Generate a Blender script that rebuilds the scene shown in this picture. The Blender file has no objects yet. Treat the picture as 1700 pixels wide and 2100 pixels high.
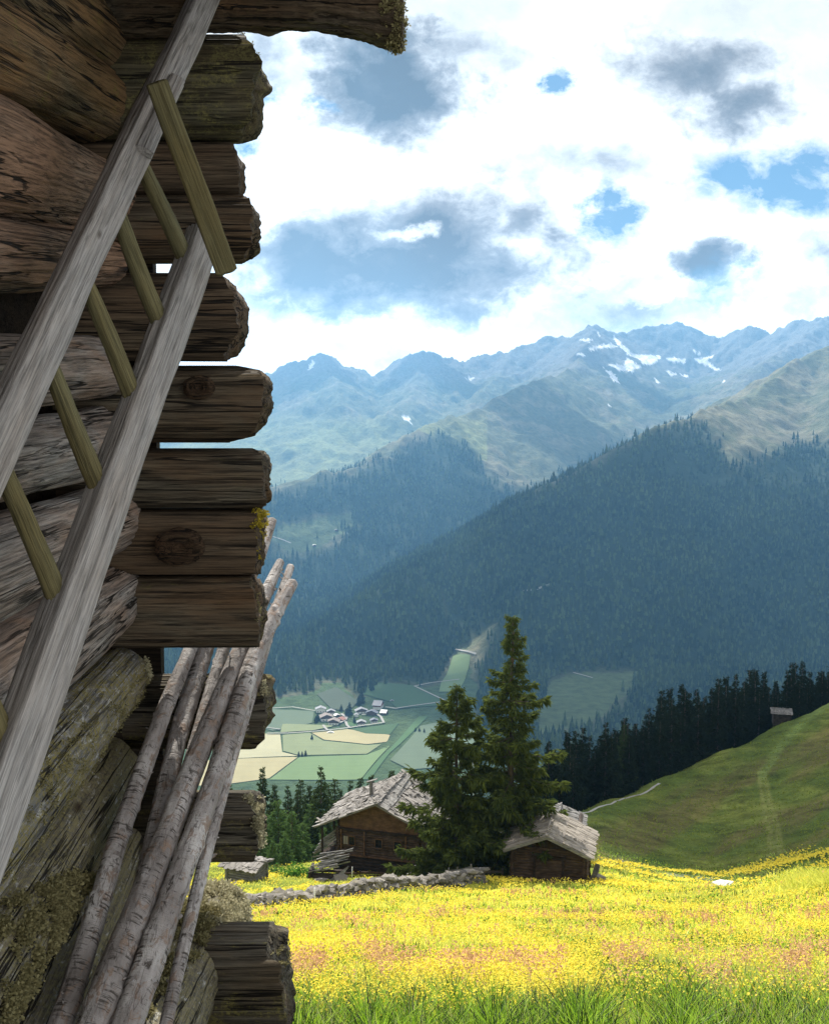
import bpy, math, random
import numpy as np
from mathutils import Vector, Quaternion, Matrix
from mathutils.bvhtree import BVHTree

scene = bpy.context.scene
C = scene.collection
R = math.radians
random.seed(7)
rng = np.random.default_rng(7)

# ------------------------------------------------------------------ camera model
F = 2200.0
PIT = math.atan(190 / F)
CP, SP = math.cos(PIT), math.sin(PIT)

def ray(px, py):
    u = (np.asarray(px, float) - 850) / F
    v = (1050 - np.asarray(py, float)) / F
    return u, CP + v * SP, -SP + v * CP          # x, y, z

def at(px, py, Y):
    x, y, z = ray(px, py)
    return Vector((float(x / y * Y), float(Y), float(z / y * Y)))

def at_np(px, py, Y):
    x, y, z = ray(px, py)
    return np.stack([x / y * Y, Y + 0 * x, z / y * Y], -1)

def proj(P):
    P = np.asarray(P, float)
    f = P[..., 1] * CP - P[..., 2] * SP
    up = P[..., 1] * SP + P[..., 2] * CP
    return 850 + F * P[..., 0] / f, 1050 - F * up / f

# ------------------------------------------------------------------ noise
_G = rng.normal(size=(256, 3)); _G /= np.linalg.norm(_G, axis=1)[:, None]
_PERM = rng.permutation(256)
_PERM = np.concatenate([_PERM, _PERM, _PERM])

def pn(x, y, z, s=0):
    x = np.asarray(x, float) + s * 17.31; y = np.asarray(y, float) + s * 5.77; z = np.asarray(z, float) - s * 9.13
    x, y, z = np.broadcast_arrays(x, y, z)
    xi = np.floor(x).astype(int); yi = np.floor(y).astype(int); zi = np.floor(z).astype(int)
    xf, yf, zf = x - xi, y - yi, z - zi
    sx = xf * xf * xf * (xf * (xf * 6 - 15) + 10); sy = yf * yf * yf * (yf * (yf * 6 - 15) + 10); sz = zf * zf * zf * (zf * (zf * 6 - 15) + 10)
    out = 0
    for dx in (0, 1):
        wx = sx if dx else 1 - sx
        for dy in (0, 1):
            wy = sy if dy else 1 - sy
            for dz in (0, 1):
                wz = sz if dz else 1 - sz
                h = _PERM[(_PERM[(_PERM[(xi + dx) & 255] + yi + dy) & 255] + zi + dz) & 255]
                g = _G[h]
                out = out + wx * wy * wz * (g[..., 0] * (xf - dx) + g[..., 1] * (yf - dy) + g[..., 2] * (zf - dz))
    return out * 1.5

def fbm(x, y, z, o=4, s=0, gain=.5):
    a, t = 1.0, 0
    for i in range(o):
        t = t + a * pn(x * 2 ** i, y * 2 ** i, z * 2 ** i, s + i * 3)
        a *= gain
    return t

def in_poly(px, py, poly):
    px = np.asarray(px); py = np.asarray(py)
    r = np.zeros(px.shape, bool)
    n = len(poly)
    for i in range(n):
        x0, y0 = poly[i]; x1, y1 = poly[(i + 1) % n]
        if y0 == y1: continue
        c = ((y0 > py) != (y1 > py)) & (px < (x1 - x0) * (py - y0) / (y1 - y0) + x0)
        r ^= c
    return r

def smooth(a, b, x):
    t = np.clip((np.asarray(x, float) - a) / (b - a), 0, 1)
    return t * t * (3 - 2 * t)

# ------------------------------------------------------------------ object helpers
def link(o, parent=None):
    C.objects.link(o)
    if parent is not None: o.parent = parent
    return o

def np_mesh(name, V, Fc, mat=None, smooth_=False, attrs=None):
    """V (N,3); Fc: list of arrays (M,k)"""
    me = bpy.data.meshes.new(name)
    V = np.asarray(V, np.float32)
    if isinstance(Fc, np.ndarray): Fc = [Fc]
    me.vertices.add(len(V)); me.vertices.foreach_set('co', V.ravel())
    idx = np.concatenate([f.ravel() for f in Fc]).astype(np.int32)
    tot = np.concatenate([np.full(len(f), f.shape[1]) for f in Fc]).astype(np.int32)
    st = np.concatenate([[0], np.cumsum(tot)[:-1]]).astype(np.int32)
    me.loops.add(len(idx)); me.loops.foreach_set('vertex_index', idx)
    me.polygons.add(len(tot)); me.polygons.foreach_set('loop_start', st)
    try: me.polygons.foreach_set('loop_total', tot)
    except Exception: pass
    me.polygons.foreach_set('use_smooth', np.full(len(tot), bool(smooth_)))
    if attrs:
        for k, a in attrs.items():
            a = np.asarray(a, np.float32)
            if a.ndim == 1:
                at_ = me.attributes.new(k, 'FLOAT', 'POINT'); at_.data.foreach_set('value', a)
            else:
                at_ = me.attributes.new(k, 'FLOAT_COLOR', 'POINT')
                if a.shape[1] == 3: a = np.concatenate([a, np.ones((len(a), 1), np.float32)], 1)
                at_.data.foreach_set('color', a.ravel())
    me.update(calc_edges=True); me.validate()
    if mat is not None: me.materials.append(mat)
    return me

def obj(name, me, parent=None, loc=None):
    o = bpy.data.objects.new(name, me)
    if loc is not None: o.location = loc
    return link(o, parent)

def empty(name, loc, rz=0):
    o = bpy.data.objects.new(name, None); o.location = loc; o.rotation_euler = (0, 0, rz)
    o.empty_display_size = .3
    return link(o)

def tag(o, label=None, cat=None, group=None, kind=None):
    if label: o['label'] = label
    if cat: o['category'] = cat
    if group: o['group'] = group
    if kind: o['kind'] = kind
    return o

def struct(o): o['kind'] = 'structure'; return o

def grid_faces(nr, nc, wrap=False):
    i = np.arange(nr - 1)[:, None]; j = np.arange(nc if wrap else nc - 1)[None, :]
    a = i * nc + j; b = i * nc + (j + 1) % nc
    return np.stack([a, b, b + nc, a + nc], -1).reshape(-1, 4)

class MB:
    """collects boxes, tubes and polygons into one mesh"""
    def __init__(s): s.V = []; s.F = {3: [], 4: []}; s.n = 0
    def add(s, V, Fs):
        V = np.asarray(V, float)
        for f in Fs: s.F[len(f)].append([i + s.n for i in f])
        s.V.append(V); s.n += len(V)
    def addq(s, V, Q):
        s.V.append(np.asarray(V, float)); s.F[Q.shape[1]] += (Q + s.n).tolist(); s.n += len(V)
    def box(s, c, size, M=None, jit=0):
        h = np.array(size) / 2
        V = np.array([[x, y, z] for x in (-1, 1) for y in (-1, 1) for z in (-1, 1)], float) * h
        if jit: V += rng.normal(0, jit, V.shape)
        if M is not None: V = V @ np.array(M.to_3x3()).T
        V += np.array(c)
        s.add(V, [(0, 1, 3, 2), (4, 6, 7, 5), (0, 4, 5, 1), (2, 3, 7, 6), (0, 2, 6, 4), (1, 5, 7, 3)])
    def bar(s, a, b, w, h, roll=0, jit=0):
        a, b = Vector(a), Vector(b); d = b - a
        q = d.to_track_quat('X', 'Z')
        if roll: q = q @ Quaternion((1, 0, 0), roll)
        s.box((a + b) / 2, (d.length, w, h), q.to_matrix(), jit)
    def tube(s, pts, rad, n=6, cap=True):
        pts = [Vector(p) for p in pts]; V = []
        for i, p in enumerate(pts):
            d = (pts[min(i + 1, len(pts) - 1)] - pts[max(i - 1, 0)])
            q = d.to_track_quat('Z', 'Y')
            r = rad[i] if hasattr(rad, '__len__') else rad
            for k in range(n):
                a = 2 * math.pi * k / n
                V.append(p + q @ Vector((math.cos(a) * r, math.sin(a) * r, 0)))
        m = len(pts)
        Q = grid_faces(m, n, True)
        fs = [tuple(f) for f in Q]
        V2 = [tuple(v) for v in V]
        if cap:
            for base, p, rev in ((0, pts[0], 1), ((m - 1) * n, pts[-1], 0)):
                ci = len(V2); V2.append(tuple(p))
                for k in range(n):
                    f = (base + k, base + (k + 1) % n, ci)
                    fs.append(f[::-1] if rev else f)
        s.add(V2, fs)
    def build(s, name, mat, parent=None, sm=False, loc=None):
        Fc = [np.array(f) for f in s.F.values() if f]
        return obj(name, np_mesh(name, np.concatenate(s.V), Fc, mat, sm), parent, loc)

# ------------------------------------------------------------------ node helper
class NT:
    def __init__(s, name):
        s.m = bpy.data.materials.new(name); s.m.use_nodes = True
        s.t = s.m.node_tree; s.t.nodes.clear()
        s.out = s.n('ShaderNodeOutputMaterial')
    def n(s, typ, **kw):
        nd = s.t.nodes.new(typ)
        for k, v in kw.items(): setattr(nd, k, v)
        return nd
    def l(s, a, b): s.t.links.new(a, b)
    def inp(s, nd, **kw):
        for k, v in kw.items():
            sk = nd.inputs[int(k[1:])] if k[0] == 'i' and k[1:].isdigit() else nd.inputs[k.replace('_', ' ')]
            if hasattr(v, 'node'): s.l(v, sk)
            else: sk.default_value = v
        return nd
    def coord(s, which='Object', scale=(1, 1, 1), loc=(0, 0, 0)):
        if which == 'Position': o = s.n('ShaderNodeNewGeometry').outputs['Position']
        else: o = s.n('ShaderNodeTexCoord').outputs[which]
        mp = s.n('ShaderNodeMapping'); s.l(o, mp.inputs[0]); mp.inputs['Scale'].default_value = scale; mp.inputs['Location'].default_value = loc
        return mp.outputs[0]
    def noise(s, vec, scale=5, detail=4, rough=.55, dist=0):
        nd = s.n('ShaderNodeTexNoise'); s.l(vec, nd.inputs['Vector'])
        s.inp(nd, Scale=scale, Detail=detail, Roughness=rough, Distortion=dist)
        return nd.outputs['Fac']
    def ramp(s, fac, pts, interp='LINEAR'):
        nd = s.n('ShaderNodeValToRGB'); s.l(fac, nd.inputs[0]); cr = nd.color_ramp; cr.interpolation = interp
        while len(cr.elements) > 1: cr.elements.remove(cr.elements[-1])
        for i, (p, c) in enumerate(pts):
            e = cr.elements[0] if i == 0 else cr.elements.new(p)
            e.position = p
            if not hasattr(c, '__len__'): c = (c, c, c)
            e.color = (*c, 1)
        return nd.outputs[0]
    def mix(s, fac, a, b, mode='MIX'):
        nd = s.n('ShaderNodeMix', data_type='RGBA', blend_type=mode)
        for sk, v in ((nd.inputs[0], fac), (nd.inputs[6], a), (nd.inputs[7], b)):
            if hasattr(v, 'node'): s.l(v, sk)
            else: sk.default_value = v if not hasattr(v, '__len__') else (*v[:3], 1)
        return nd.outputs[2]
    def math(s, op, a, b=0.0, clamp=False):
        nd = s.n('ShaderNodeMath', operation=op, use_clamp=clamp)
        for sk, v in ((nd.inputs[0], a), (nd.inputs[1], b)):
            if hasattr(v, 'node'): s.l(v, sk)
            else: sk.default_value = v
        return nd.outputs[0]
    def bump(s, h, strength=.5, dist=.01, normal=None):
        nd = s.n('ShaderNodeBump'); s.l(h, nd.inputs['Height'])
        nd.inputs['Strength'].default_value = strength; nd.inputs['Distance'].default_value = dist
        if normal is not None: s.l(normal, nd.inputs['Normal'])
        return nd.outputs[0]
    def principled(s, col, rough=.9, normal=None, spec=.2):
        b = s.n('ShaderNodeBsdfPrincipled')
        s.inp(b, Base_Color=col if hasattr(col, 'node') else (*col, 1), Roughness=rough)
        b.inputs['Specular IOR Level'].default_value = spec
        if normal is not None: s.l(normal, b.inputs['Normal'])
        s.l(b.outputs[0], s.out.inputs[0]); return b

def wood(name, dark, light, brown, brown_amt=.4, lichen=None, lichen_amt=0., white=0., scale=1.0, bump=.9, checks=.75, streak=.85, cracks=1.0):
    """weathered timber, grain along local X"""
    s = NT(name)
    info = s.n('ShaderNodeObjectInfo').outputs['Random']
    off = s.math('MULTIPLY', info, 37.0)
    tc = s.n('ShaderNodeTexCoord').outputs['Object']
    add = s.n('ShaderNodeVectorMath', operation='ADD'); s.l(tc, add.inputs[0])
    cmb = s.n('ShaderNodeCombineXYZ'); s.l(off, cmb.inputs[0]); s.l(off, cmb.inputs[1]); s.l(cmb.outputs[0], add.inputs[1])
    def mp(sc):
        m = s.n('ShaderNodeMapping'); s.l(add.outputs[0], m.inputs[0]); m.inputs['Scale'].default_value = sc; return m.outputs[0]
    k = scale
    g1 = s.noise(mp((.9 * k, 20 * k, 20 * k)), 2.2, 8, .70, .22)           # grain streaks
    g2 = s.noise(mp((2.6 * k, 85 * k, 85 * k)), 1.6, 5, .72, .25)              # fine fibres
    pat = s.noise(mp((1.1 * k, 4 * k, 4 * k)), 1.7, 5, .6, .6)             # big patches
    crk = s.noise(mp((.32 * k, 9 * k, 9 * k)), 2.0, 4, .55, .08)
    gate = s.noise(mp((.9 * k, 3.5 * k, 3.5 * k)), 1.3, 3, .6)
    line = s.math('ABSOLUTE', s.math('SUBTRACT', crk, .5))
    crack = s.math('MULTIPLY', s.ramp(line, [(0, 1), (.009, .9), (.018, 0)]), s.ramp(gate, [(.40, 0), (.50, 1)]))   # long drying cracks
    crk2 = s.noise(mp((.42 * k, 21 * k, 21 * k)), 2.0, 4, .6, .1)
    crack2 = s.math('MULTIPLY', s.ramp(s.math('ABSOLUTE', s.math('SUBTRACT', crk2, .47)), [(0, .9), (.007, .7), (.014, 0)]), s.ramp(pat, [(.36, 1), (.52, 0)]))   # hair cracks
    crack = s.math('MAXIMUM', s.math('MULTIPLY', crack, cracks), s.math('MULTIPLY', crack2, checks))
    col = s.ramp(g1, [(.5 - .19 / streak, dark), (.5, tuple(.55 * a + .45 * b for a, b in zip(dark, light))), (.5 + .17 / streak, light)])
    col = s.mix(s.ramp(pat, [(.5 - .35 * brown_amt - .02, 0 if brown_amt < .95 else 1), (.85 - .45 * brown_amt, 1)]), col, s.mix(g1, tuple(c * .55 for c in brown), tuple(min(1, c * 1.25) for c in brown)))
    col = s.mix(s.math('MULTIPLY', s.ramp(g2, [(.38, 1), (.56, 0)]), .7), col, tuple(c * .5 for c in dark))
    if white:
        w = s.noise(mp((6, 14, 14)), 3, 6, .75, .4)
        col = s.mix(s.ramp(w, [(.60 - white * .1, 0), (.66, .9)]), col, (.5, .5, .48))
    if lichen_amt:
        lm = s.noise(mp((3, 5, 5)), 2.2, 8, .8, .2)
        lf = s.noise(mp((40, 45, 45)), 2.0, 4, .8)
        msk = s.math('MULTIPLY', s.ramp(lm, [(.62 - .3 * lichen_amt, 0), (.70 - .25 * lichen_amt, 1)]), s.ramp(lf, [(.42, 0), (.55, 1)]))
        col = s.mix(msk, col, s.mix(lf, tuple(c * .5 for c in lichen), lichen))
    col = s.mix(crack, col, (.012, .01, .008))
    # knots: dark ring spots
    vo = s.n('ShaderNodeTexVoronoi'); s.l(mp((1.6 * k, 3.2 * k, 3.2 * k)), vo.inputs['Vector']); vo.inputs['Scale'].default_value = 1.3
    kn = s.ramp(vo.outputs['Distance'], [(.03, 1), (.05, .55), (.08, 0)])
    col = s.mix(s.math('MULTIPLY', kn, .8), col, (.035, .022, .014))
    h = s.math('ADD', s.math('MULTIPLY', g1, .6), s.math('MULTIPLY', g2, .35))
    h = s.math('SUBTRACT', h, s.math('MULTIPLY', crack, 1.3))
    s.principled(col, .85, s.bump(h, bump, .016), .15)
    return s.m

M = {}
M['log_brown'] = wood('log_brown', (.04, .031, .023), (.33, .255, .19), (.29, .175, .11), .65)
M['log_olive'] = wood('log_olive', (.035, .03, .019), (.22, .18, .11), (.22, .13, .06), .6, (.2, .17, .05), .2)
M['log_grey'] = wood('log_grey', (.06, .054, .049), (.46, .43, .39), (.31, .20, .135), .33)
M['log_lichen'] = wood('log_lichen', (.07, .07, .066), (.32, .31, .30), (.15, .11, .08), .10, (.24, .20, .065), .72, .6)
M['log_moss'] = wood('log_moss', (.05, .047, .04), (.27, .25, .21), (.15, .11, .06), .15, (.24, .21, .11), .9, .5)
M['end_dark'] = wood('end_dark', (.018, .015, .011), (.17, .148, .105), (.11, .066, .034), .35, (.13, .12, .04), .10)
M['end_brown'] = wood('end_brown', (.02, .016, .011), (.155, .125, .085), (.105, .070, .042), .5)
M['end_olive'] = wood('end_olive', (.02, .019, .011), (.13, .118, .075), (.09, .065, .03), .3, (.17, .155, .06), .45)
M['end_grey'] = wood('end_grey', (.026, .024, .019), (.20, .18, .14), (.11, .075, .04), .2, (.24, .21, .07), .3)
M['rail_wood'] = wood('rail_wood', (.19, .18, .168), (.41, .393, .37), (.30, .265, .23), .15, bump=.4, checks=.35, scale=1.9, streak=.75, cracks=.35)
M['rung_wood'] = wood('rung_wood', (.085, .08, .04), (.215, .205, .115), (.15, .125, .055), .5, bump=.4, checks=.1, scale=1.2, streak=.7, cracks=.25)
M['knot_wood'] = wood('knot_wood', (.016, .012, .009), (.13, .088, .052), (.08, .045, .025), .5, scale=2.)
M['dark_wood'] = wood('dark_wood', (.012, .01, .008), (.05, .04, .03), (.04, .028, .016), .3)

def hut_wood(name, dark, light, sc=1.0):
    s = NT(name)
    v = s.coord('Object', (1.2 * sc, 1.2 * sc, 9 * sc))
    a = s.noise(v, 1.5, 6, .7, .3)
    b = s.noise(s.coord('Object', (2, 2, 3)), .8, 4, .6)
    col = s.ramp(a, [(.3, dark), (.7, light)])
    col = s.mix(s.ramp(b, [(.35, 0), (.7, .7)]), col, tuple(c * .5 for c in dark))
    s.principled(col, .9, s.bump(a, .6, .05), .1)
    return s.m

M['hut_wall'] = hut_wood('hut_wall', (.032, .021, .015), (.145, .095, .065))
M['hut_wall_dark'] = hut_wood('hut_wall_dark', (.018, .013, .010), (.07, .048, .035))
M['gable_boards'] = hut_wood('gable_boards', (.075, .04, .022), (.21, .12, .066))
M['silver_wood'] = hut_wood('silver_wood', (.12, .115, .11), (.34, .325, .305))
M['hay_hut'] = hut_wood('hay_hut', (.03, .025, .022), (.11, .09, .075))

def shingle(name, dark, light):
    s = NT(name)
    r = s.n('ShaderNodeNewGeometry').outputs['Random Per Island']
    n = s.noise(s.coord('Object', (3, 3, 3)), 2, 5, .7)
    col = s.mix(s.math('MULTIPLY', s.math('ADD', r, n), .5), dark, light)
    s.principled(col, .8, s.bump(n, .5, .03), .25)
    return s.m
M['roof_shingle'] = shingle('roof_shingle', (.05, .044, .04), (.30, .275, .25))
M['roof_plank'] = shingle('roof_plank', (.07, .06, .05), (.34, .30, .255))
M['roof_dark'] = shingle('roof_dark', (.04, .038, .036), (.22, .21, .20))

def plain(name, col, rough=.8, var=.25, sc=4, which='Object'):
    s = NT(name)
    n = s.noise(s.coord(which), sc, 5, .65)
    s.principled(s.mix(n, tuple(c * (1 - var) for c in col), tuple(min(1, c * (1 + var)) for c in col)), rough, s.bump(n, .4, .02))
    return s.m
M['glass_dark'] = plain('glass_dark', (.012, .012, .014), .15)
M['stone'] = None

def stone_mat():
    s = NT('stone')
    r = s.n('ShaderNodeNewGeometry').outputs['Random Per Island']
    n = s.noise(s.coord('Object'), 5, 7, .7)
    n2 = s.noise(s.coord('Object'), 1.6, 4, .6)
    col = s.mix(s.math('MULTIPLY', s.math('ADD', r, n), .5), (.02, .018, .016), (.34, .31, .275))
    col = s.mix(s.ramp(n2, [(.55, 0), (.7, .6)]), col, (.16, .14, .07))
    s.principled(col, .9, s.bump(n, .8, .06), .15)
    return s.m
M['stone'] = stone_mat()

def leaf(name, c0, c1, trans=.35, tcol=None, which=None):
    s = NT(name)
    r = s.n('ShaderNodeNewGeometry').outputs['Random Per Island']
    n = s.noise(s.coord('Position', (1, 1, 1)), .9, 3, .6)
    f = s.math('ADD', s.math('MULTIPLY', r, .6), s.math('MULTIPLY', n, .4))
    col = s.mix(f, c0, c1)
    d = s.n('ShaderNodeBsdfDiffuse'); s.l(col, d.inputs[0])
    t = s.n('ShaderNodeBsdfTranslucent'); s.l(s.mix(1.0, col, tcol or (1, 1, 1), 'MULTIPLY'), t.inputs[0])
    mx = s.n('ShaderNodeMixShader'); mx.inputs[0].default_value = trans
    s.l(d.outputs[0], mx.inputs[1]); s.l(t.outputs[0], mx.inputs[2]); s.l(mx.outputs[0], s.out.inputs[0])
    return s.m
M['needles'] = leaf('needles', (.020, .036, .010), (.125, .15, .036), .45)
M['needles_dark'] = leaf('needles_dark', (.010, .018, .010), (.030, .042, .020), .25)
M['needles_mid'] = leaf('needles_mid', (.018, .034, .012), (.065, .09, .03), .32)
M['larch'] = leaf('larch', (.05, .10, .03), (.13, .20, .06), .45)
M['shrub_leaf'] = leaf('shrub_leaf', (.05, .14, .02), (.13, .27, .04), .4)
def near_grass():
    s = NT('grass_green')
    r = s.n('ShaderNodeNewGeometry').outputs['Random Per Island']
    n = s.noise(s.coord('Position'), 1.3, 3, .6)
    f = s.math('ADD', s.math('MULTIPLY', r, .75), s.math('MULTIPLY', n, .35))
    col = s.ramp(f, [(.2, (.006, .02, .002)), (.5, (.02, .055, .004)), (.62, (.18, .36, .018)), (.8, (.44, .64, .045))])  # darker blade tones stand in for shade inside the grass
    d = s.n('ShaderNodeBsdfPrincipled'); s.l(col, d.inputs['Base Color']); d.inputs['Roughness'].default_value = .45; d.inputs['Specular IOR Level'].default_value = .4
    t = s.n('ShaderNodeBsdfTranslucent'); s.l(col, t.inputs[0])
    mx = s.n('ShaderNodeMixShader'); mx.inputs[0].default_value = .4; s.l(d.outputs[0], mx.inputs[1]); s.l(t.outputs[0], mx.inputs[2]); s.l(mx.outputs[0], s.out.inputs[0]); return s.m
M['grass_green'] = near_grass()
M['grass_yellow'] = leaf('grass_yellow', (.40, .46, .035), (.76, .70, .16), .5)
M['grass_hill'] = leaf('grass_hill', (.14, .19, .035), (.26, .29, .06), .6)
M['grass_straw'] = leaf('grass_straw', (.26, .27, .10), (.44, .43, .22), .4)
M['petal'] = leaf('petal', (.74, .55, .03), (.86, .74, .12), .35)
M['sorrel'] = leaf('sorrel', (.48, .25, .13), (.68, .43, .22), .45)
M['lichen_pale'] = leaf('lichen_pale', (.24, .22, .12), (.52, .48, .33), .25)
M['lichen_olive'] = leaf('lichen_olive', (.13, .115, .05), (.30, .27, .14), .25)
M['moss_yellow'] = leaf('moss_yellow', (.24, .18, .02), (.42, .34, .05), .3)
def trunk_mat():
    s = NT('trunk_bark')
    n = s.noise(s.coord('Object', (3, 3, .8)), 3, 6, .7)
    s.principled(s.mix(n, (.035, .026, .02), (.14, .11, .09)), .95, s.bump(n, .9, .06), .1); return s.m
M['trunk_bark'] = trunk_mat()

def birch_mat():
    s = NT('pole_bark')
    info = s.math('MULTIPLY', s.n('ShaderNodeObjectInfo').outputs['Random'], 50.)
    tc = s.n('ShaderNodeTexCoord').outputs['Object']
    add = s.n('ShaderNodeVectorMath', operation='ADD'); s.l(tc, add.inputs[0])
    cm = s.n('ShaderNodeCombineXYZ'); s.l(info, cm.inputs[0]); s.l(cm.outputs[0], add.inputs[1])
    def mp(sc):
        m = s.n('ShaderNodeMapping'); s.l(add.outputs[0], m.inputs[0]); m.inputs['Scale'].default_value = sc; return m.outputs[0]
    lent = s.noise(mp((110, 12, 12)), 1.3, 3, .6, .2)
    gate = s.noise(mp((3, 16, 16)), 1.3, 3, .6)
    flake = s.noise(mp((14, 22, 22)), 1.6, 6, .7, .6)
    big = s.noise(mp((4, 9, 9)), 1.2, 4, .6)
    ax = s.noise(mp((2.2, 20, 20)), 1.2, 3, .6, .6)
    col = s.ramp(big, [(.3, (.15, .13, .118)), (.5, (.285, .26, .245)), (.7, (.50, .475, .45))])
    col = s.mix(s.ramp(flake, [(.54, 0), (.60, .85)]), col, (.22, .155, .115))
    col = s.mix(s.math('MULTIPLY', s.ramp(lent, [(.38, 1), (.46, 0)]), s.ramp(gate, [(.46, 0), (.54, .95)])), col, (.05, .042, .036))
    col = s.mix(s.ramp(flake, [(.34, .95), (.41, 0)]), col, (.045, .037, .03))
    line = s.ramp(s.math('ABSOLUTE', s.math('SUBTRACT', ax, .5)), [(0, .9), (.012, 0)])
    col = s.mix(s.math('MULTIPLY', line, .8), col, (.06, .045, .038))
    h = s.math('ADD', s.math('MULTIPLY', flake, .7), s.math('MULTIPLY', lent, .25))
    s.principled(col, .75, s.bump(h, 1.0, .014), .25)
    return s.m
M['pole_bark'] = birch_mat()

# ------------------------------------------------------------------ near terrain
COLS = {
 420: [(40, 1877), (50, 1862), (60, 1847), (75, 1824), (90, 1796), (110, 1774), (130, 1766), (150, 1770), (300, 1790)],
 700: [(40, 1872), (60, 1842), (75, 1816), (90, 1789), (110, 1770), (130, 1765), (150, 1770), (300, 1790)],
 1000: [(40, 1870), (60, 1836), (75, 1814), (90, 1788), (110, 1766), (130, 1757), (160, 1757), (300, 1790)],
 1120: [(40, 1870), (60, 1836), (75, 1816), (90, 1785), (110, 1745), (135, 1702), (150, 1688), (165, 1692), (300, 1780)],
 1180: [(40, 1870), (60, 1836), (75, 1817), (92, 1780), (110, 1742), (138, 1680), (152, 1664), (170, 1674), (300, 1770)],
 1240: [(40, 1870), (60, 1836), (75, 1817), (95, 1775), (110, 1746), (140, 1676), (165, 1638), (182, 1650), (300, 1760)],
 1350: [(40, 1870), (60, 1838), (75, 1820), (90, 1803), (105, 1785), (140, 1702), (185, 1590), (202, 1602), (320, 1740)],
 1470: [(40, 1868), (60, 1834), (70, 1822), (78, 1822), (90, 1818), (105, 1798), (150, 1682), (205, 1537), (222, 1550), (330, 1720)],
 1600: [(40, 1862), (55, 1832), (65, 1812), (72, 1808), (84, 1810), (100, 1784), (150, 1650), (230, 1476), (246, 1488), (350, 1700)],
 1700: [(40, 1855), (50, 1825), (60, 1804), (66, 1795), (75, 1797), (90, 1788), (150, 1620), (250, 1433), (266, 1445), (360, 1680)],
 1900: [(40, 1850), (50, 1820), (60, 1797), (66, 1788), (75, 1790), (90, 1770), (150, 1560), (280, 1340), (300, 1350), (400, 1600)],
}
NEARC = [(1.5, 3182), (3, 2494), (4.5, 2252), (6.6, 2112), (9, 2046), (13, 1990), (20, 1937), (28, 1903)]
FARC = [(700, 1800), (1200, 1757)]
PXS = np.concatenate([np.linspace(-6000, -250, 24), np.arange(-200, 2001, 5), np.linspace(2050, 8000, 24)])
YS = np.exp(np.linspace(math.log(1.5), math.log(1200), 420))
_ck = sorted(COLS)
_tab = []
for k in _ck:
    p = NEARC + COLS[k] + FARC
    _tab.append(np.interp(np.log(YS), np.log([a for a, b in p]), [b for a, b in p]))
_tab = np.array(_tab)
PYG = np.stack([np.interp(PXS, _ck, _tab[:, j]) for j in range(len(YS))], 1)       # [px, Y]
def blur(A, n, axis):
    k = np.hanning(n + 2)[1:-1]; k /= k.sum()
    pad = [(0, 0), (0, 0)]; pad[axis] = (n // 2, n // 2)
    return np.apply_along_axis(lambda v: np.convolve(v, k, 'valid'), axis, np.pad(A, pad, mode='edge'))
PYG = blur(PYG, 13, 0)
PYG = blur(PYG, 7, 1)
LYS = np.log(YS)
_PX2, _Y2 = np.meshgrid(PXS, YS, indexing='ij')
TP = at_np(_PX2, PYG, _Y2)
def rough_ground(x, y, px):
    k = np.clip(y / 40, .15, 1.6)
    return k * (.22 * fbm(x * .12, y * .12, 0, 3, 1) + .10 * fbm(x * .6, y * .6, 0, 3, 5)) + smooth(1520, 1620, px) * smooth(40, 55, y) * (1 - smooth(70, 85, y)) * .45 * (fbm(x * .35, y * .35, 0, 3, 9) + .3)
TP[..., 2] += rough_ground(TP[..., 0], TP[..., 1], _PX2)
TPXYZ = TP.copy()

def G(px, Y):
    """point(s) on the near ground"""
    px = np.asarray(px, float); Y = np.asarray(Y, float)
    fi = np.interp(px, PXS, np.arange(len(PXS))); fj = np.interp(np.log(Y), LYS, np.arange(len(YS)))
    i = np.clip(fi.astype(int), 0, len(PXS) - 2); j = np.clip(fj.astype(int), 0, len(YS) - 2)
    a = (fi - i)[..., None]; b = (fj - j)[..., None]
    return (1 - a) * ((1 - b) * TPXYZ[i, j] + b * TPXYZ[i, j + 1]) + a * ((1 - b) * TPXYZ[i + 1, j] + b * TPXYZ[i + 1, j + 1])
def Gv(px, Y): return Vector(G(px, Y).tolist())

def dist_poly(px, py, pts):
    d = np.full(np.shape(px), 1e9)
    for (x0, y0), (x1, y1) in zip(pts[:-1], pts[1:]):
        vx, vy = x1 - x0, y1 - y0
        t = np.clip(((px - x0) * vx + (py - y0) * vy) / (vx * vx + vy * vy), 0, 1)
        d = np.minimum(d, np.hypot(px - x0 - t * vx, py - y0 - t * vy))
    return d

gx, gy = _PX2.ravel(), PYG.ravel(); gY = _Y2.ravel(); gp = TP.reshape(-1, 3)
n1 = fbm(gp[:, 0] * .05, gp[:, 1] * .05, 0, 4, 21); n2 = fbm(gp[:, 0] * .22, gp[:, 1] * .10, 0, 4, 31)
hill = smooth(84, 100, gY) * smooth(1120, 1200, gx)
behind = smooth(76, 84, gY) * (1 - smooth(1180, 1260, gx))
leftm = smooth(0, 12, (gY - np.interp(gx, [480, 980], [52, 74]))) * (1 - smooth(960, 1010, gx))
yel = np.array([.40, .39, .05]); grn = np.array([.06, .10, .010]); lgrn = np.array([.15, .19, .03]); hg = np.array([.075, .105, .020]); red = np.array([.135, .095, .042])
base = yel + (grn - yel) * smooth(.0, .5, n2)[:, None] * .7
base = base + (grn * .45 - base) * (1 - smooth(7.5, 15, gY))[:, None]  # near ground darkened in colour as shade between the blades
base = base + (lgrn - base) * np.maximum(leftm, behind)[:, None] * .85
hcol = hg + (np.array([.15, .17, .034]) - hg) * smooth(-.2, .5, n1 + .3 * n2)[:, None]
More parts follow.
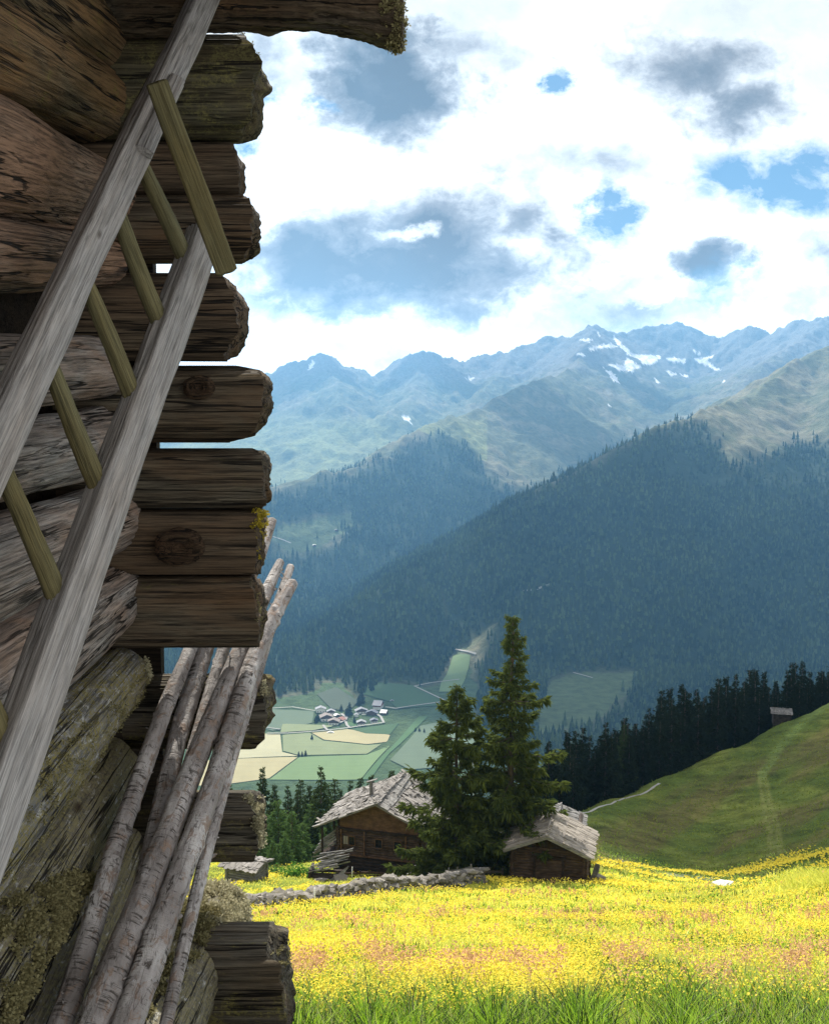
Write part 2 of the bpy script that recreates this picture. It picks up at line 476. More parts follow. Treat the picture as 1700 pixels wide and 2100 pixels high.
redm = .65 * smooth(.0, .35, fbm((gx + gy * 1.2) * .0045, (gy + gx * .45) * .013, 0, 4, 41)) * .8
hcol = hcol + (red - hcol) * redm[:, None]
base = base + (hcol - base) * hill[:, None]
# mown track up the hillside, gravel path along its edge, stony stream strip
tr = dist_poly(gx, gy, [(1575, 1795), (1590, 1755), (1585, 1700), (1572, 1650), (1562, 1590)]) / np.interp(gy, [1590, 1790], [9, 17])
trm = (1 - smooth(.8, 1.35, tr)) * (gY > 84) * (1 - .45 * (1 - smooth(.12, .42, np.abs(tr))))
base = base + (np.array([.17, .18, .05]) - base) * trm[:, None] * .85
tr2 = dist_poly(gx, gy, [(1562, 1590), (1600, 1530), (1650, 1475), (1700, 1440)])
base = base + (np.array([.14, .19, .05]) - base) * ((1 - smooth(5, 12, tr2)) * (gY > 84) * .7)[:, None]
gr = dist_poly(gx, gy, [(1275, 1762), (1330, 1783), (1400, 1800), (1460, 1810)])
base = base + (np.array([.26, .25, .21]) - base) * ((1 - smooth(2, 7, gr)) * (gY > 80) * .7 * smooth(-.3, .2, n2))[:, None]
bl = dist_poly(gx, gy, [(1240, 1740), (1330, 1765), (1420, 1800), (1500, 1812), (1620, 1795), (1700, 1780)])
base = base + (np.array([.045, .09, .012]) - base) * ((1 - smooth(4, 16, bl)) * (gY > 84) * .6)[:, None]
base = np.clip(base, .01, 1)
def ground_mat(name, sc=1.0):
    s = NT(name)
    a = s.n('ShaderNodeAttribute', attribute_name='ground_colour').outputs['Color']
    n = s.noise(s.coord('Position', (1, 1, 1)), 1.6 * sc, 8, .75)
    n2 = s.noise(s.coord('Position', (1, 1, .4)), .25 * sc, 6, .7, .5)
    f = s.ramp(n, [(.3, .6), (.5, 1.0), (.72, 1.45)])
    col = s.mix(1.0, a, f, 'MULTIPLY')
    col = s.mix(1.0, col, s.ramp(n2, [(.32, .5), (.5, 1.0), (.68, 1.4)]), 'MULTIPLY')
    s.principled(col, .95, s.bump(n, .9, .5 / sc), .05)
    return s.m
M['meadow_ground'] = ground_mat('meadow_ground')
me = np_mesh('meadow_ground', gp, grid_faces(len(PXS), len(YS))[:, ::-1], M['meadow_ground'], True, {'ground_colour': base})
struct(obj('meadow_ground', me))

# gravel path along the forest edge of the hillside (thin sheet lying on the slope)
def ribbon(name, pts_px, width, mat, lift=.02):
    P = []
    for px, Y in pts_px: P.append(Gv(px, Y))
    # subdivide in px/Y space
    Q = []
    for (a, b), (c, d) in zip(pts_px[:-1], pts_px[1:]):
        for k in range(14): Q.append((a + (c - a) * k / 14, b + (d - b) * k / 14))
    Q.append(pts_px[-1])
    ctr = [Gv(*q) for q in Q]; V = []
    for i, p in enumerate(ctr):
        d = ctr[min(i + 1, len(ctr) - 1)] - ctr[max(i - 1, 0)]; d.z = 0; d.normalize()
        nrm = Vector((-d.y, d.x, 0)); w = width * (1 + .15 * math.sin(i * 1.7))
        for sgn in (-1, 1):
            q = p + nrm * sgn * w / 2; V.append((q.x, q.y, p.z + lift + .06))
    return struct(obj(name, np_mesh(name, V, grid_faces(len(ctr), 2), mat, True)))
M['gravel'] = plain('gravel', (.27, .26, .235), .95, .2, 3)
ribbon('path', [(1180, 146), (1240, 156), (1300, 168), (1352, 178)], .42, M['gravel'])

# ------------------------------------------------------------------ mountains and valley floor
RID = [
 # back range
 dict(s=.62, s2=.40, w=500, p=[(200, 820, 5600), (420, 800, 5700), (540, 776, 5800), (600, 744, 5850), (655, 727, 5900), (700, 742, 6000), (760, 770, 6100), (800, 758, 6150), (840, 730, 6200), (870, 720, 6200), (905, 733, 6250), (930, 738, 6300), (990, 729, 6400), (1050, 720, 6450), (1110, 690, 6500), (1150, 687, 6500), (1185, 680, 6450), (1222, 667, 6400), (1262, 688, 6550), (1300, 680, 6650), (1340, 672, 6700), (1382, 660, 6700), (1430, 680, 6650), (1478, 690, 6600), (1510, 682, 6500), (1537, 671, 6450), (1578, 687, 6350), (1610, 672, 6200), (1645, 655, 6100), (1700, 648, 6000), (1800, 660, 5900), (2000, 640, 5800)]),
 # ribs coming down from it
 dict(s=.5, s2=.34, w=300, p=[(870, 720, 6200), (860, 770, 5700), (845, 820, 5200), (800, 850, 4900)]),
 dict(s=.5, s2=.34, w=300, p=[(655, 727, 5900), (690, 790, 5300), (700, 830, 5000)]),
 dict(s=.5, s2=.34, w=300, p=[(1050, 720, 6450), (1010, 790, 5700), (960, 825, 5200)]),
 dict(s=.5, s2=.36, w=350, p=[(1700, 648, 6000), (1640, 700, 5500), (1560, 750, 5000)]),
 # middle spur
 dict(s=.55, s2=.42, w=500, p=[(1222, 667, 6400), (1195, 725, 5600), (1180, 756, 5000), (1130, 772, 4700), (1080, 792, 4350), (1020, 817, 4050), (960, 842, 3800), (900, 866, 3550), (860, 882, 3400), (800, 915, 3200), (760, 936, 3080), (700, 962, 2950), (640, 977, 2850), (540, 988, 2800), (400, 990, 2800), (200, 1000, 2800)]),
 # right spur
 dict(s=.56, s2=.50, w=700, p=[(2000, 560, 4600), (1850, 640, 4400), (1700, 708, 4150), (1640, 735, 3950), (1570, 785, 3700), (1500, 828, 3400), (1470, 836, 3250), (1430, 846, 3100), (1360, 872, 2950), (1290, 910, 2820), (1230, 940, 2740), (1180, 967, 2680), (1120, 1010, 2610), (1060, 1060, 2550), (1000, 1100, 2490), (940, 1130, 2430), (880, 1162, 2370), (820, 1195, 2310), (760, 1232, 2240), (700, 1265, 2160), (640, 1315, 2080), (590, 1365, 2000), (550, 1400, 1950)]),
 # ribs on its near flank
 dict(s=.62, s2=.55, w=300, p=[(1290, 910, 2820), (1200, 1060, 2480), (1100, 1190, 2240), (1020, 1300, 2080), (985, 1370, 1990)]),
 dict(s=.62, s2=.55, w=300, p=[(1500, 828, 3400), (1480, 1000, 2750), (1440, 1150, 2400), (1380, 1290, 2150), (1330, 1390, 2000)]),
 dict(s=.62, s2=.55, w=300, p=[(1700, 708, 4150), (1720, 950, 2950), (1700, 1150, 2500), (1650, 1330, 2150)]),
]
for k_, rd in enumerate(RID):       # true distances of the ranges behind the near spur
    if k_ < 6: rd['p'] = [(a_, b_, c_ * 1.27) for a_, b_, c_ in rd['p']]; rd['w'] *= 1.27
mcols = np.concatenate([np.linspace(-1400, 380, 60), np.arange(400, 1760, 3.0), np.linspace(1770, 3200, 60)])
mrows = np.concatenate([np.linspace(1000, 2000, 150), np.linspace(2008, 5200, 300), np.linspace(5220, 9000, 190)])
mpx, mY = np.meshgrid(mcols, mrows, indexing='ij')
X = ((mpx - 850) / F * mY).ravel(); Y = mY.ravel()
def seg_field(X, Y, rd):
    P = [at(*p) for p in rd['p']]
    best = np.full(X.shape, -1e9)
    for a, b in zip(P[:-1], P[1:]):
        vx, vy = b.x - a.x, b.y - a.y; L2 = vx * vx + vy * vy
        t = np.clip(((X - a.x) * vx + (Y - a.y) * vy) / L2, 0, 1)
        d = np.hypot(X - a.x - t * vx, Y - a.y - t * vy)
        w = rd['w']
        drop = np.where(d < w, rd['s'] * d, rd['s'] * w + rd['s2'] * (d - w))
        best = np.maximum(best, a.z + (b.z - a.z) * t - drop)
    return best
def smax(a, b, k):
    h = np.clip(.5 + .5 * (a - b) / k, 0, 1)
    return b + (a - b) * h + k * h * (1 - h)
floor_z = -478 - (Y - 1700) * .012 + 14 * fbm(X * .002, Y * .002, 0, 2, 3)
wx = 60 * fbm(X * .0016, Y * .0016, 0, 3, 61); wy = 60 * fbm(X * .0016, Y * .0016, 0, 3, 71)
Z = None
for k, rd in enumerate(RID):
    damp = 1.0
    f = seg_field(X + wx * .3, Y + wy * .3, rd)
    Z = f if Z is None else smax(Z, f, 30)
rg = 1 - np.abs(fbm(X * .0035, Y * .0022, 0, 4, 81))
onm = smooth(0, 140, Z - floor_z)
Z = Z + onm * (46 * (rg - .75) * (.5 + .6 * smooth(2600, 5000, Y)) + 12 * fbm(X * .012, Y * .012, 0, 3, 91) + smooth(5400, 7000, Y) * 24 * (.6 - np.abs(fbm(X * .012, Y * .005, 0, 4, 95))))
Z = smax(Z, floor_z, 26)
MP = np.stack([X, Y, Z], 1)
qx, qy = proj(MP)
# albedo
nA = fbm(X * .004, Y * .004, Z * .004, 4, 101); nB = fbm(X * .02, Y * .02, Z * .02, 3, 111)
cR = np.array([.16, .155, .15]); cG = np.array([.112, .118, .066]); cT = np.array([.20, .182, .12]); cF = np.array([.022, .036, .018]); cV = np.array([.06, .092, .04]); cS = np.array([.85, .86, .88])
def mixc(a, b, f): return a + (b - a) * np.clip(f, 0, 1)[:, None]
col = np.tile(cG, (len(X), 1))
col = mixc(col, cT, smooth(.0, .5, nA + .4 * nB) * .8)
col = mixc(col, cR, smooth(150, 430, Z + 90 * nA + 70 * nB) * (Y > 5200))
FOREST = [
 # right spur flank, treeline drawn along the mountain
 [(1420, 850), (1500, 900), (1480, 950), (1520, 945), (1560, 930), (1620, 905), (1720, 890), (2300, 900), (2300, 1700), (960, 1700), (985, 1420), (960, 1395), (1000, 1330), (1040, 1270), (1000, 1285), (940, 1335), (905, 1400), (880, 1412), (800, 1402), (740, 1440), (700, 1402), (660, 1402), (610, 1425), (520, 1440), (300, 1440), (-900, 1440), (-900, 1040), (300, 1020), (540, 1000), (640, 985), (700, 965), (800, 925), (860, 895), (920, 880), (960, 890), (1010, 960), (1060, 1000), (1100, 1000), (1180, 955), (1290, 895)],
]
CLEAR = [[(545, 1082), (600, 1072), (650, 1068), (725, 1050), (712, 1085), (650, 1120), (600, 1135), (560, 1110)],
         [(1130, 1400), (1200, 1378), (1310, 1380), (1300, 1420), (1200, 1490), (1090, 1500)],
         [(1060, 1215), (1130, 1195), (1135, 1206), (1060, 1225)]]
jx = qx + 10 * fbm(X * .01, Y * .01, 0, 3, 121); jy = qy + 9 * fbm(X * .01, Y * .01, 0, 3, 131)
def forest_mask(jx, jy, Y):
    m = in_poly(jx, jy, FOREST[0]) & (Y < 5600)
    for c in CLEAR: m &= ~in_poly(jx, jy, c)
    return m
sunlit_alp = smooth(60, -60, Z) * (Y > 4300) * (qx < 1000)
col = mixc(col, np.array([.20, .215, .09]), sunlit_alp * (.55 + .45 * smooth(-.3, .3, nA)))  # alp grass colour lightened to read as sunlit
fsoft = np.mean([forest_mask(jx + ox_, jy + oy_, Y) for ox_, oy_ in [(0, 0), (14, 4), (-14, -6), (5, 16), (-6, -16), (24, -14), (-24, 12), (10, -30), (-10, 28), (30, 30), (0, -48), (18, -40)]], 0)
fm = (fsoft > .25) & (forest_mask(jx, jy + 26, Y) | forest_mask(jx, jy, Y))
col = mixc(col, cF, fm * smooth(.2, .95, fsoft))
val = (1 - smooth(8, 40, Z - floor_z)) * (1 - fm)
col = mixc(col, cV * 1.0, val)
for c in CLEAR[:2]: col = mixc(col, np.array([.08, .105, .045]), in_poly(jx, jy, c) * 1.0)
for c in CLEAR[3:4]: col = mixc(col, np.array([.13, .13, .10]), in_poly(jx, jy, c) * .7)
zz = lambda L: [(1050 + a / 2.615, 600 + b / 2.615) for a, b in L]
SNOW = [zz(l) for l in ([(530, 225), (565, 250), (600, 290), (660, 330), (790, 340), (800, 352), (745, 388), (700, 385), (690, 365), (620, 330), (560, 275)],
 [(405, 298), (530, 272), (562, 290), (420, 308)], [(510, 383), (600, 388), (615, 350), (690, 400), (640, 422), (570, 418)], [(488, 403), (545, 435), (580, 490), (540, 470)],
 [(800, 348), (930, 355), (925, 380), (850, 367)], [(970, 360), (1082, 338), (1040, 370), (1128, 420), (1085, 415), (1020, 385)], [(818, 413), (882, 438), (850, 447)],
 [(888, 434), (952, 445), (935, 455)], [(758, 458), (798, 482), (780, 492)], [(958, 300), (1025, 325), (1000, 328)], [(360, 252), (445, 243), (400, 270)], [(342, 332), (395, 342), (370, 322)],
 [(500, 590), (540, 606), (520, 612)], [(458, 208), (475, 230), (468, 232)], [(1118, 472), (1140, 470), (1138, 482)])]
SNOW += [[(952, 775), (975, 774), (968, 780)], [(640, 738), (646, 745), (636, 760), (630, 758)], [(820, 850), (838, 856), (845, 870), (832, 862)]]
ix = qx + 3 * nB; iy = qy + 2.5 * fbm(X * .03, Y * .03, 0, 2, 141)
sn = np.zeros(len(X), bool)
for p in SNOW: sn |= in_poly(ix, iy, p)
sn &= Y > 5600
col = mixc(col, cS, sn * 1.0)
def mountain_mat():
    s = NT('mountain')
    a = s.n('ShaderNodeAttribute', attribute_name='ground_colour').outputs['Color']
    n = s.noise(s.coord('Position'), .05, 8, .7)
    col = s.mix(1.0, a, s.ramp(n, [(.3, .6), (.7, 1.4)]), 'MULTIPLY')
    s.principled(col, .95, s.bump(n, .8, 12), .05); return s.m
M['mountain'] = mountain_mat()
mfaces = grid_faces(len(mcols), len(mrows))[:, ::-1]
mme = np_mesh('mountains', MP, mfaces, M['mountain'], True, {'ground_colour': np.clip(col, 0, 1)})
struct(obj('mountains', mme))
_dec = grid_faces(len(mcols), len(mrows))
BVH = BVHTree.FromPolygons(MP.tolist(), _dec.tolist())
def hit(px, py):
    x, y, z = ray(px, py)
    loc, nrm, i, d = BVH.ray_cast(Vector((0, 0, 0)), Vector((float(x), float(y), float(z))).normalized())
    return loc
def drop(x, y):
    loc, nrm, i, d = BVH.ray_cast(Vector((x, y, 3000)), Vector((0, 0, -1)))
    return loc

# far forest: one wood that reads as a mass
def far_forest():
    tri = _dec
    A = MP[tri]
    cen = A.mean(1)
    area = np.linalg.norm(np.cross(A[:, 2] - A[:, 0], A[:, 3] - A[:, 1]), axis=1) / 2
    fx, fy = proj(cen)
    ok = fm[tri].all(1) & (fx > -700) & (fx < 2100) & (fy < 1560)
    dens = (.06 + .94 * smooth(.45, 1.0, fsoft[tri].mean(1))) * np.where(cen[:, 1] < 2700, 1 / 105., 1 / 210.) * (1 - .75 * smooth(-.05, .45, fbm(cen[:, 0] * .006, cen[:, 1] * .006, 0, 3, 151)) * (fy < 1000))
    lam = area * dens * ok
    cnt = rng.poisson(lam)
    idx = np.repeat(np.arange(len(tri)), cnt)
    # a thin scatter of trees at the upper limit
    n = len(idx)
    u, v = rng.random(n)[:, None], rng.random(n)[:, None]
    Q = A[idx]
    P = (Q[:, 0] * (1 - u) + Q[:, 1] * u) * (1 - v) + (Q[:, 3] * (1 - u) + Q[:, 2] * u) * v
    H = rng.uniform(13, 30, n); Rr = H * rng.uniform(.13, .21, n)
    K = 6
    ang = np.arange(K) * 2 * math.pi / K
    V = []; 
    tiers = [(.08, 1.0), (.42, .42), (.38, .80), (.72, .24), (.66, .46), (1.0, .0)]
    ph = rng.random(n) * 6.28
    for h, r in tiers:
        rr = Rr[:, None] * r * rng.uniform(.65, 1.3, (n, K))
        V.append(np.stack([P[:, 0:1] + np.cos(ang + ph[:, None]) * rr, P[:, 1:2] + np.sin(ang + ph[:, None]) * rr, (P[:, 2] + H * h)[:, None] + H[:, None] * rng.normal(0, .015, (n, K))], -1))
    V = np.stack(V, 1).reshape(n, -1, 3)                    # n, tiers*K, 3
    nt = len(tiers)
    f = []
    for a in (0, 2, 4):
        for k in range(K):
            f.append([a * K + k, a * K + (k + 1) % K, (a + 1) * K + (k + 1) % K, (a + 1) * K + k])
    f = np.array(f)
    Fc = (f[None] + (np.arange(n) * nt * K)[:, None, None]).reshape(-1, 4)
    me = np_mesh('far_forest', V.reshape(-1, 3), Fc, M['far_needles'], False)
    o = obj('far_forest', me)
    tag(o, 'dense conifer forest covering the far mountain flanks', 'forest', kind='stuff')
    print('FAR TREES', n)
def far_leaf():
    s = NT('far_needles')
    r = s.n('ShaderNodeNewGeometry').outputs['Random Per Island']
    n = s.noise(s.coord('Position'), .006, 5, .65); 
    f = s.math('ADD', s.math('MULTIPLY', s.ramp(r, [(.4, 0), (1, 1)]), .55), s.math('MULTIPLY', s.ramp(n, [(.4, 0), (.65, 1)]), .45))
    col = s.mix(f, (.008, .019, .010), (.115, .155, .055))
    d = s.n('ShaderNodeBsdfDiffuse'); s.l(col, d.inputs[0]); t = s.n('ShaderNodeBsdfTranslucent'); s.l(col, t.inputs[0])
    mx = s.n('ShaderNodeMixShader'); mx.inputs[0].default_value = .25; s.l(d.outputs[0], mx.inputs[1]); s.l(t.outputs[0], mx.inputs[2]); s.l(mx.outputs[0], s.out.inputs[0]); return s.m
M['far_needles'] = far_leaf()
far_forest()

# fields and roads laid over the valley floor
def drape(name, poly, mat, lift, step=5):
    """polygon given as pixel outline, laid on the terrain as a real sheet"""
    pts = [hit(*p) for p in poly]
    pts = [p for p in pts if p is not None]
    xs = [p.x for p in pts]; ys = [p.y for p in pts]
    P2 = [(p.x, p.y) for p in pts]
    gx_ = np.arange(min(xs), max(xs) + step, step); gy_ = np.arange(min(ys), max(ys) + step, step)
    XX, YY = np.meshgrid(gx_, gy_, indexing='ij')
    cx = (XX[:-1, :-1] + XX[1:, 1:]) / 2; cy = (YY[:-1, :-1] + YY[1:, 1:]) / 2
    ins = in_poly(cx, cy, P2)
    Fq = grid_faces(*XX.shape)[ins.ravel()]
    used = np.unique(Fq); mp = -np.ones(XX.size, int); mp[used] = np.arange(len(used))
    cnt_ = np.bincount(Fq.ravel(), minlength=XX.size)
    poly2 = np.array(P2); nxt = np.roll(poly2, -1, 0)
    V = []
    for k in used:
        x_, y_ = XX.ravel()[k], YY.ravel()[k]
        if cnt_[k] < 4:      # rim vertices are pulled onto the outline
            e = nxt - poly2; t_ = np.clip(((x_ - poly2[:, 0]) * e[:, 0] + (y_ - poly2[:, 1]) * e[:, 1]) / ((e ** 2).sum(1) + 1e-9), 0, 1)
            c_ = poly2 + e * t_[:, None]; m_ = np.argmin((c_[:, 0] - x_) ** 2 + (c_[:, 1] - y_) ** 2); x_, y_ = c_[m_]
        q = drop(x_, y_); V.append((q.x, q.y, q.z + lift))
    return struct(obj(name, np_mesh(name, V, mp[Fq], mat, True)))
def field_mat(name, c):
    s = NT(name)
    n = s.noise(s.coord('Position', (1, .35, 1)), .03, 6, .65); n2 = s.noise(s.coord('Position', (.2, 1.4, 1)), .09, 4, .6)
    f = s.math('ADD', s.math('MULTIPLY', n, .6), s.math('MULTIPLY', n2, .4))
    s.principled(s.mix(f, tuple(v * .72 for v in c), tuple(v * 1.28 for v in c)), .95, None, .05); return s.m
FM = {'beige': field_mat('field_beige', (.30, .265, .15)), 'pale': field_mat('field_pale', (.32, .30, .19)), 'light': field_mat('field_light', (.17, .195, .105)),
      'green': field_mat('field_green', (.065, .115, .05)), 'dark': field_mat('field_dark', (.055, .095, .045)), 'grey': field_mat('field_grey', (.10, .13, .085)), 'mid': field_mat('field_mid', (.13, .185, .085)), 'scree': field_mat('scree', (.065, .08, .055))}
for i, (m_, poly) in enumerate([
    ('pale', [(500, 1512), (538, 1505), (575, 1506), (579, 1543), (612, 1551), (480, 1556)]),
    ('beige', [(400, 1562), (480, 1557), (612, 1553), (552, 1597), (440, 1612), (380, 1612)]),
    ('beige', [(638, 1503), (712, 1496), (800, 1508), (794, 1522), (753, 1527), (665, 1518)]),
    ('light', [(580, 1508), (636, 1504), (663, 1520), (753, 1529), (782, 1527), (753, 1547), (614, 1550), (581, 1541)]),
    ('mid', [(614, 1554), (753, 1549), (800, 1530), (740, 1600), (553, 1600)]),
    ('dark', [(718, 1496), (818, 1484), (800, 1507), (750, 1505)]),
    ('grey', [(552, 1455), (645, 1459), (640, 1484), (560, 1500), (520, 1490)]),
    ('green', [(845, 1486), (860, 1470), (878, 1470), (800, 1545), (760, 1600), (742, 1600)]),
    ('grey', [(862, 1490), (960, 1470), (985, 1520), (960, 1570), (840, 1580), (800, 1560)]),
    ('dark', [(745, 1425), (760, 1400), (860, 1408), (905, 1435), (905, 1448), (815, 1455), (800, 1440)]),
    ('scree', [(650, 1425), (690, 1410), (735, 1440), (715, 1460), (680, 1455)]),
    ('mid', [(905, 1400), (930, 1345), (965, 1345), (955, 1390), (940, 1420), (900, 1420)]),
    ('light', [(580, 1486), (645, 1488), (690, 1490), (640, 1500), (575, 1504)]),
    ('green', [(708, 1482), (735, 1484), (730, 1492), (712, 1490)]),
    ]): drape('field', poly, FM[m_], .6 + .08 * i)

def far_road(pts, w, lift=2.2):
    Q = []
    for (a, b), (c, d) in zip(pts[:-1], pts[1:]):
        for k in range(8): Q.append((a + (c - a) * k / 8, b + (d - b) * k / 8))
    Q.append(pts[-1])
    ctr = [hit(*q) for q in Q]; ctr = [c for c in ctr if c is not None]
    V = []
    for i, p in enumerate(ctr):
        d = ctr[min(i + 1, len(ctr) - 1)] - ctr[max(i - 1, 0)]; d.z = 0; d.normalize(); nrm = Vector((-d.y, d.x, 0))
        for sg in (-1, 1):
            q = p + nrm * sg * w / 2; r_ = drop(q.x, q.y); V.append((q.x, q.y, max(r_.z, p.z - 1) + lift))
    struct(obj('road', np_mesh('road', V, grid_faces(len(ctr), 2), M['gravel'], True)))
for pts, w in [([(548, 1506), (590, 1506), (636, 1503), (670, 1500), (713, 1495), (732, 1492), (787, 1484), (781, 1472), (770, 1465), (742, 1468)], 4),
               ([(663, 1489), (667, 1495), (673, 1500)], 4), ([(694, 1486), (708, 1479), (711, 1473), (700, 1466)], 5), ([(709, 1482), (712, 1490), (718, 1495)], 4),
               ([(790, 1452), (812, 1455), (850, 1449), (880, 1445), (915, 1440)], 4), ([(915, 1440), (850, 1409), (885, 1402), (942, 1395)], 4),
               ([(550, 1455), (600, 1452), (648, 1460)], 3), ([(932, 1333), (960, 1338), (976, 1343)], 4),
               ([(1065, 1214), (1095, 1212), (1128, 1200)], 5), ([(555, 1100), (580, 1108), (597, 1115)], 4), ([(1175, 1381), (1215, 1392)], 4), ([(547, 1494), (575, 1498)], 3)]:
    far_road(pts, w)

# hamlet
M['plaster'] = plain('plaster', (.78, .76, .72), .9, .08, .3)
M['brown_boards'] = plain('brown_boards', (.09, .05, .035), .9, .3, .4)
M['maroon_boards'] = plain('maroon_boards', (.16, .055, .05), .9, .25, .4)
M['roof_brown'] = plain('roof_brown', (.20, .16, .14), .7, .25, .5)
M['roof_grey'] = plain('roof_grey', (.22, .22, .23), .6, .2, .5)
M['roof_red'] = plain('roof_red', (.25, .11, .08), .7, .25, .5)
M['roof_bright'] = plain('roof_bright', (.80, .76, .72), .35, .08, .5)
M['roof_slate'] = plain('roof_slate', (.11, .115, .14), .5, .2, .5)
def house(px, py, wpx, label, roof='roof_brown', wall='plaster', upper='brown_boards', asp=.75, rz=.1, hh=.62, name='farmhouse', cat='house'):
    p = hit(px, py + wpx * .25)
    if p is None: return
    W = .88 * wpx * p.y / F; D = W * asp; H = W * hh * .62; RH = W * .2
    r = empty(name, (p.x, p.y, p.z - .5), rz); tag(r, label, cat)
    b = MB(); b.box((0, 0, H * .3), (W * .9, D * .9, H * .6)); b.build('wall', M[wall], r)
    b = MB(); b.box((0, 0, H * .8 + .02), (W * .93, D * .93, H * .4)); b.add([(-W * .465, -D * .465, H), (W * .465, -D * .465, H), (0, -D * .465, H + RH * .9), (-W * .465, D * .465, H), (W * .465, D * .465, H), (0, D * .465, H + RH * .9)], [(0, 1, 2), (5, 4, 3)]); b.build('upper_wall', M[upper], r)
    b = MB()
    for sg in (-1, 1):
        a = (sg * W * .58, H - RH * .16); t = .5
        c = (0, H + RH)
        V = [(a[0], -D * .56, a[1]), (c[0], -D * .56, c[1]), (c[0], D * .56, c[1]), (a[0], D * .56, a[1])]
        V += [(x, y, z + t) for x, y, z in V]
        b.add(V, [(0, 1, 2, 3), (4, 7, 6, 5), (0, 4, 5, 1), (2, 6, 7, 3), (0, 3, 7, 4), (1, 5, 6, 2)])
    b.build('roof', M[roof], r)
    if wall == 'plaster' and wpx > 15:
        for k in (-.28, 0, .28):
            q = MB(); q.box((k * W, -D * .455, H * .34), (W * .09, .25, H * .22)); q.build('window', M['glass_dark'], r)
    return r
house(658, 1454, 23, 'white house with a broken grey roofline at the upper left of the hamlet', 'roof_grey', 'plaster', 'plaster')
house(679, 1459, 19, 'low white house just right of the upper left white house', 'roof_grey', 'plaster', 'brown_boards', .6)
house(669, 1470, 28, 'brown roofed farmhouse above a white ground floor at the left of the hamlet', 'roof_brown', rz=.25)
house(691, 1466, 13, 'small shed with a bright white roof between two brown roofs', 'roof_bright', 'brown_boards', 'brown_boards', .8, .5, .5, 'shed', 'shed')
house(685, 1479, 25, 'wide farmhouse with grey brown roof and white front nearest the road', 'roof_brown', rz=-.1)
house(699, 1474, 19, 'red brown roofed barn beside the bend of the white road', 'roof_red', 'brown_boards', 'brown_boards', .8, -.5, .5, 'barn', 'barn')
house(741, 1455, 27, 'long farmhouse with blue grey roof left of the big maroon barn', 'roof_grey', 'plaster', 'brown_boards', .55, .2, .45)
house(776, 1444, 33, 'largest maroon barn with dark slate roof at the top of the hamlet', 'roof_slate', 'plaster', 'maroon_boards', .6, 1.35, .6, 'barn', 'barn')
house(763, 1459, 26, 'dark roofed low house below the maroon barn', 'roof_slate', 'brown_boards', 'brown_boards', .55, -.2, .42)
house(788, 1459, 20, 'maroon shed with bright pale roof at the right end of the hamlet', 'roof_bright', 'brown_boards', 'maroon_boards', .7, 1.3, .5, 'shed', 'shed')
house(741, 1481, 20, 'white house with grey roof in the lower right row by the lane', 'roof_grey', rz=.1)
house(767, 1477, 17, 'smaller white house with dark roof at the corner of the lane', 'roof_slate', rz=.15)
house(731, 1467, 10, 'little white gabled house in the middle of the hamlet', 'roof_grey', 'plaster', 'plaster', 1., .1, .9)
house(804, 1437, 8, 'tiny dark hay hut alone in the field above the hamlet', 'roof_grey', 'brown_boards', 'brown_boards', .7, .1, .6, 'hay_hut', 'hut')
house(678, 1500, 15, 'long low pale building by the road junction below the hamlet', 'roof_bright', 'plaster', 'plaster', .3, .05, .28, 'shed', 'shed')
house(690, 1087, 8, 'upper chalet on the green forest clearing of the far slope', 'roof_grey', 'brown_boards', 'brown_boards', .8, .2, .6, 'chalet', 'chalet')
house(645, 1118, 8, 'lower chalet on the green forest clearing of the far slope', 'roof_bright', 'brown_boards', 'brown_boards', .8, .2, .6, 'chalet', 'chalet')

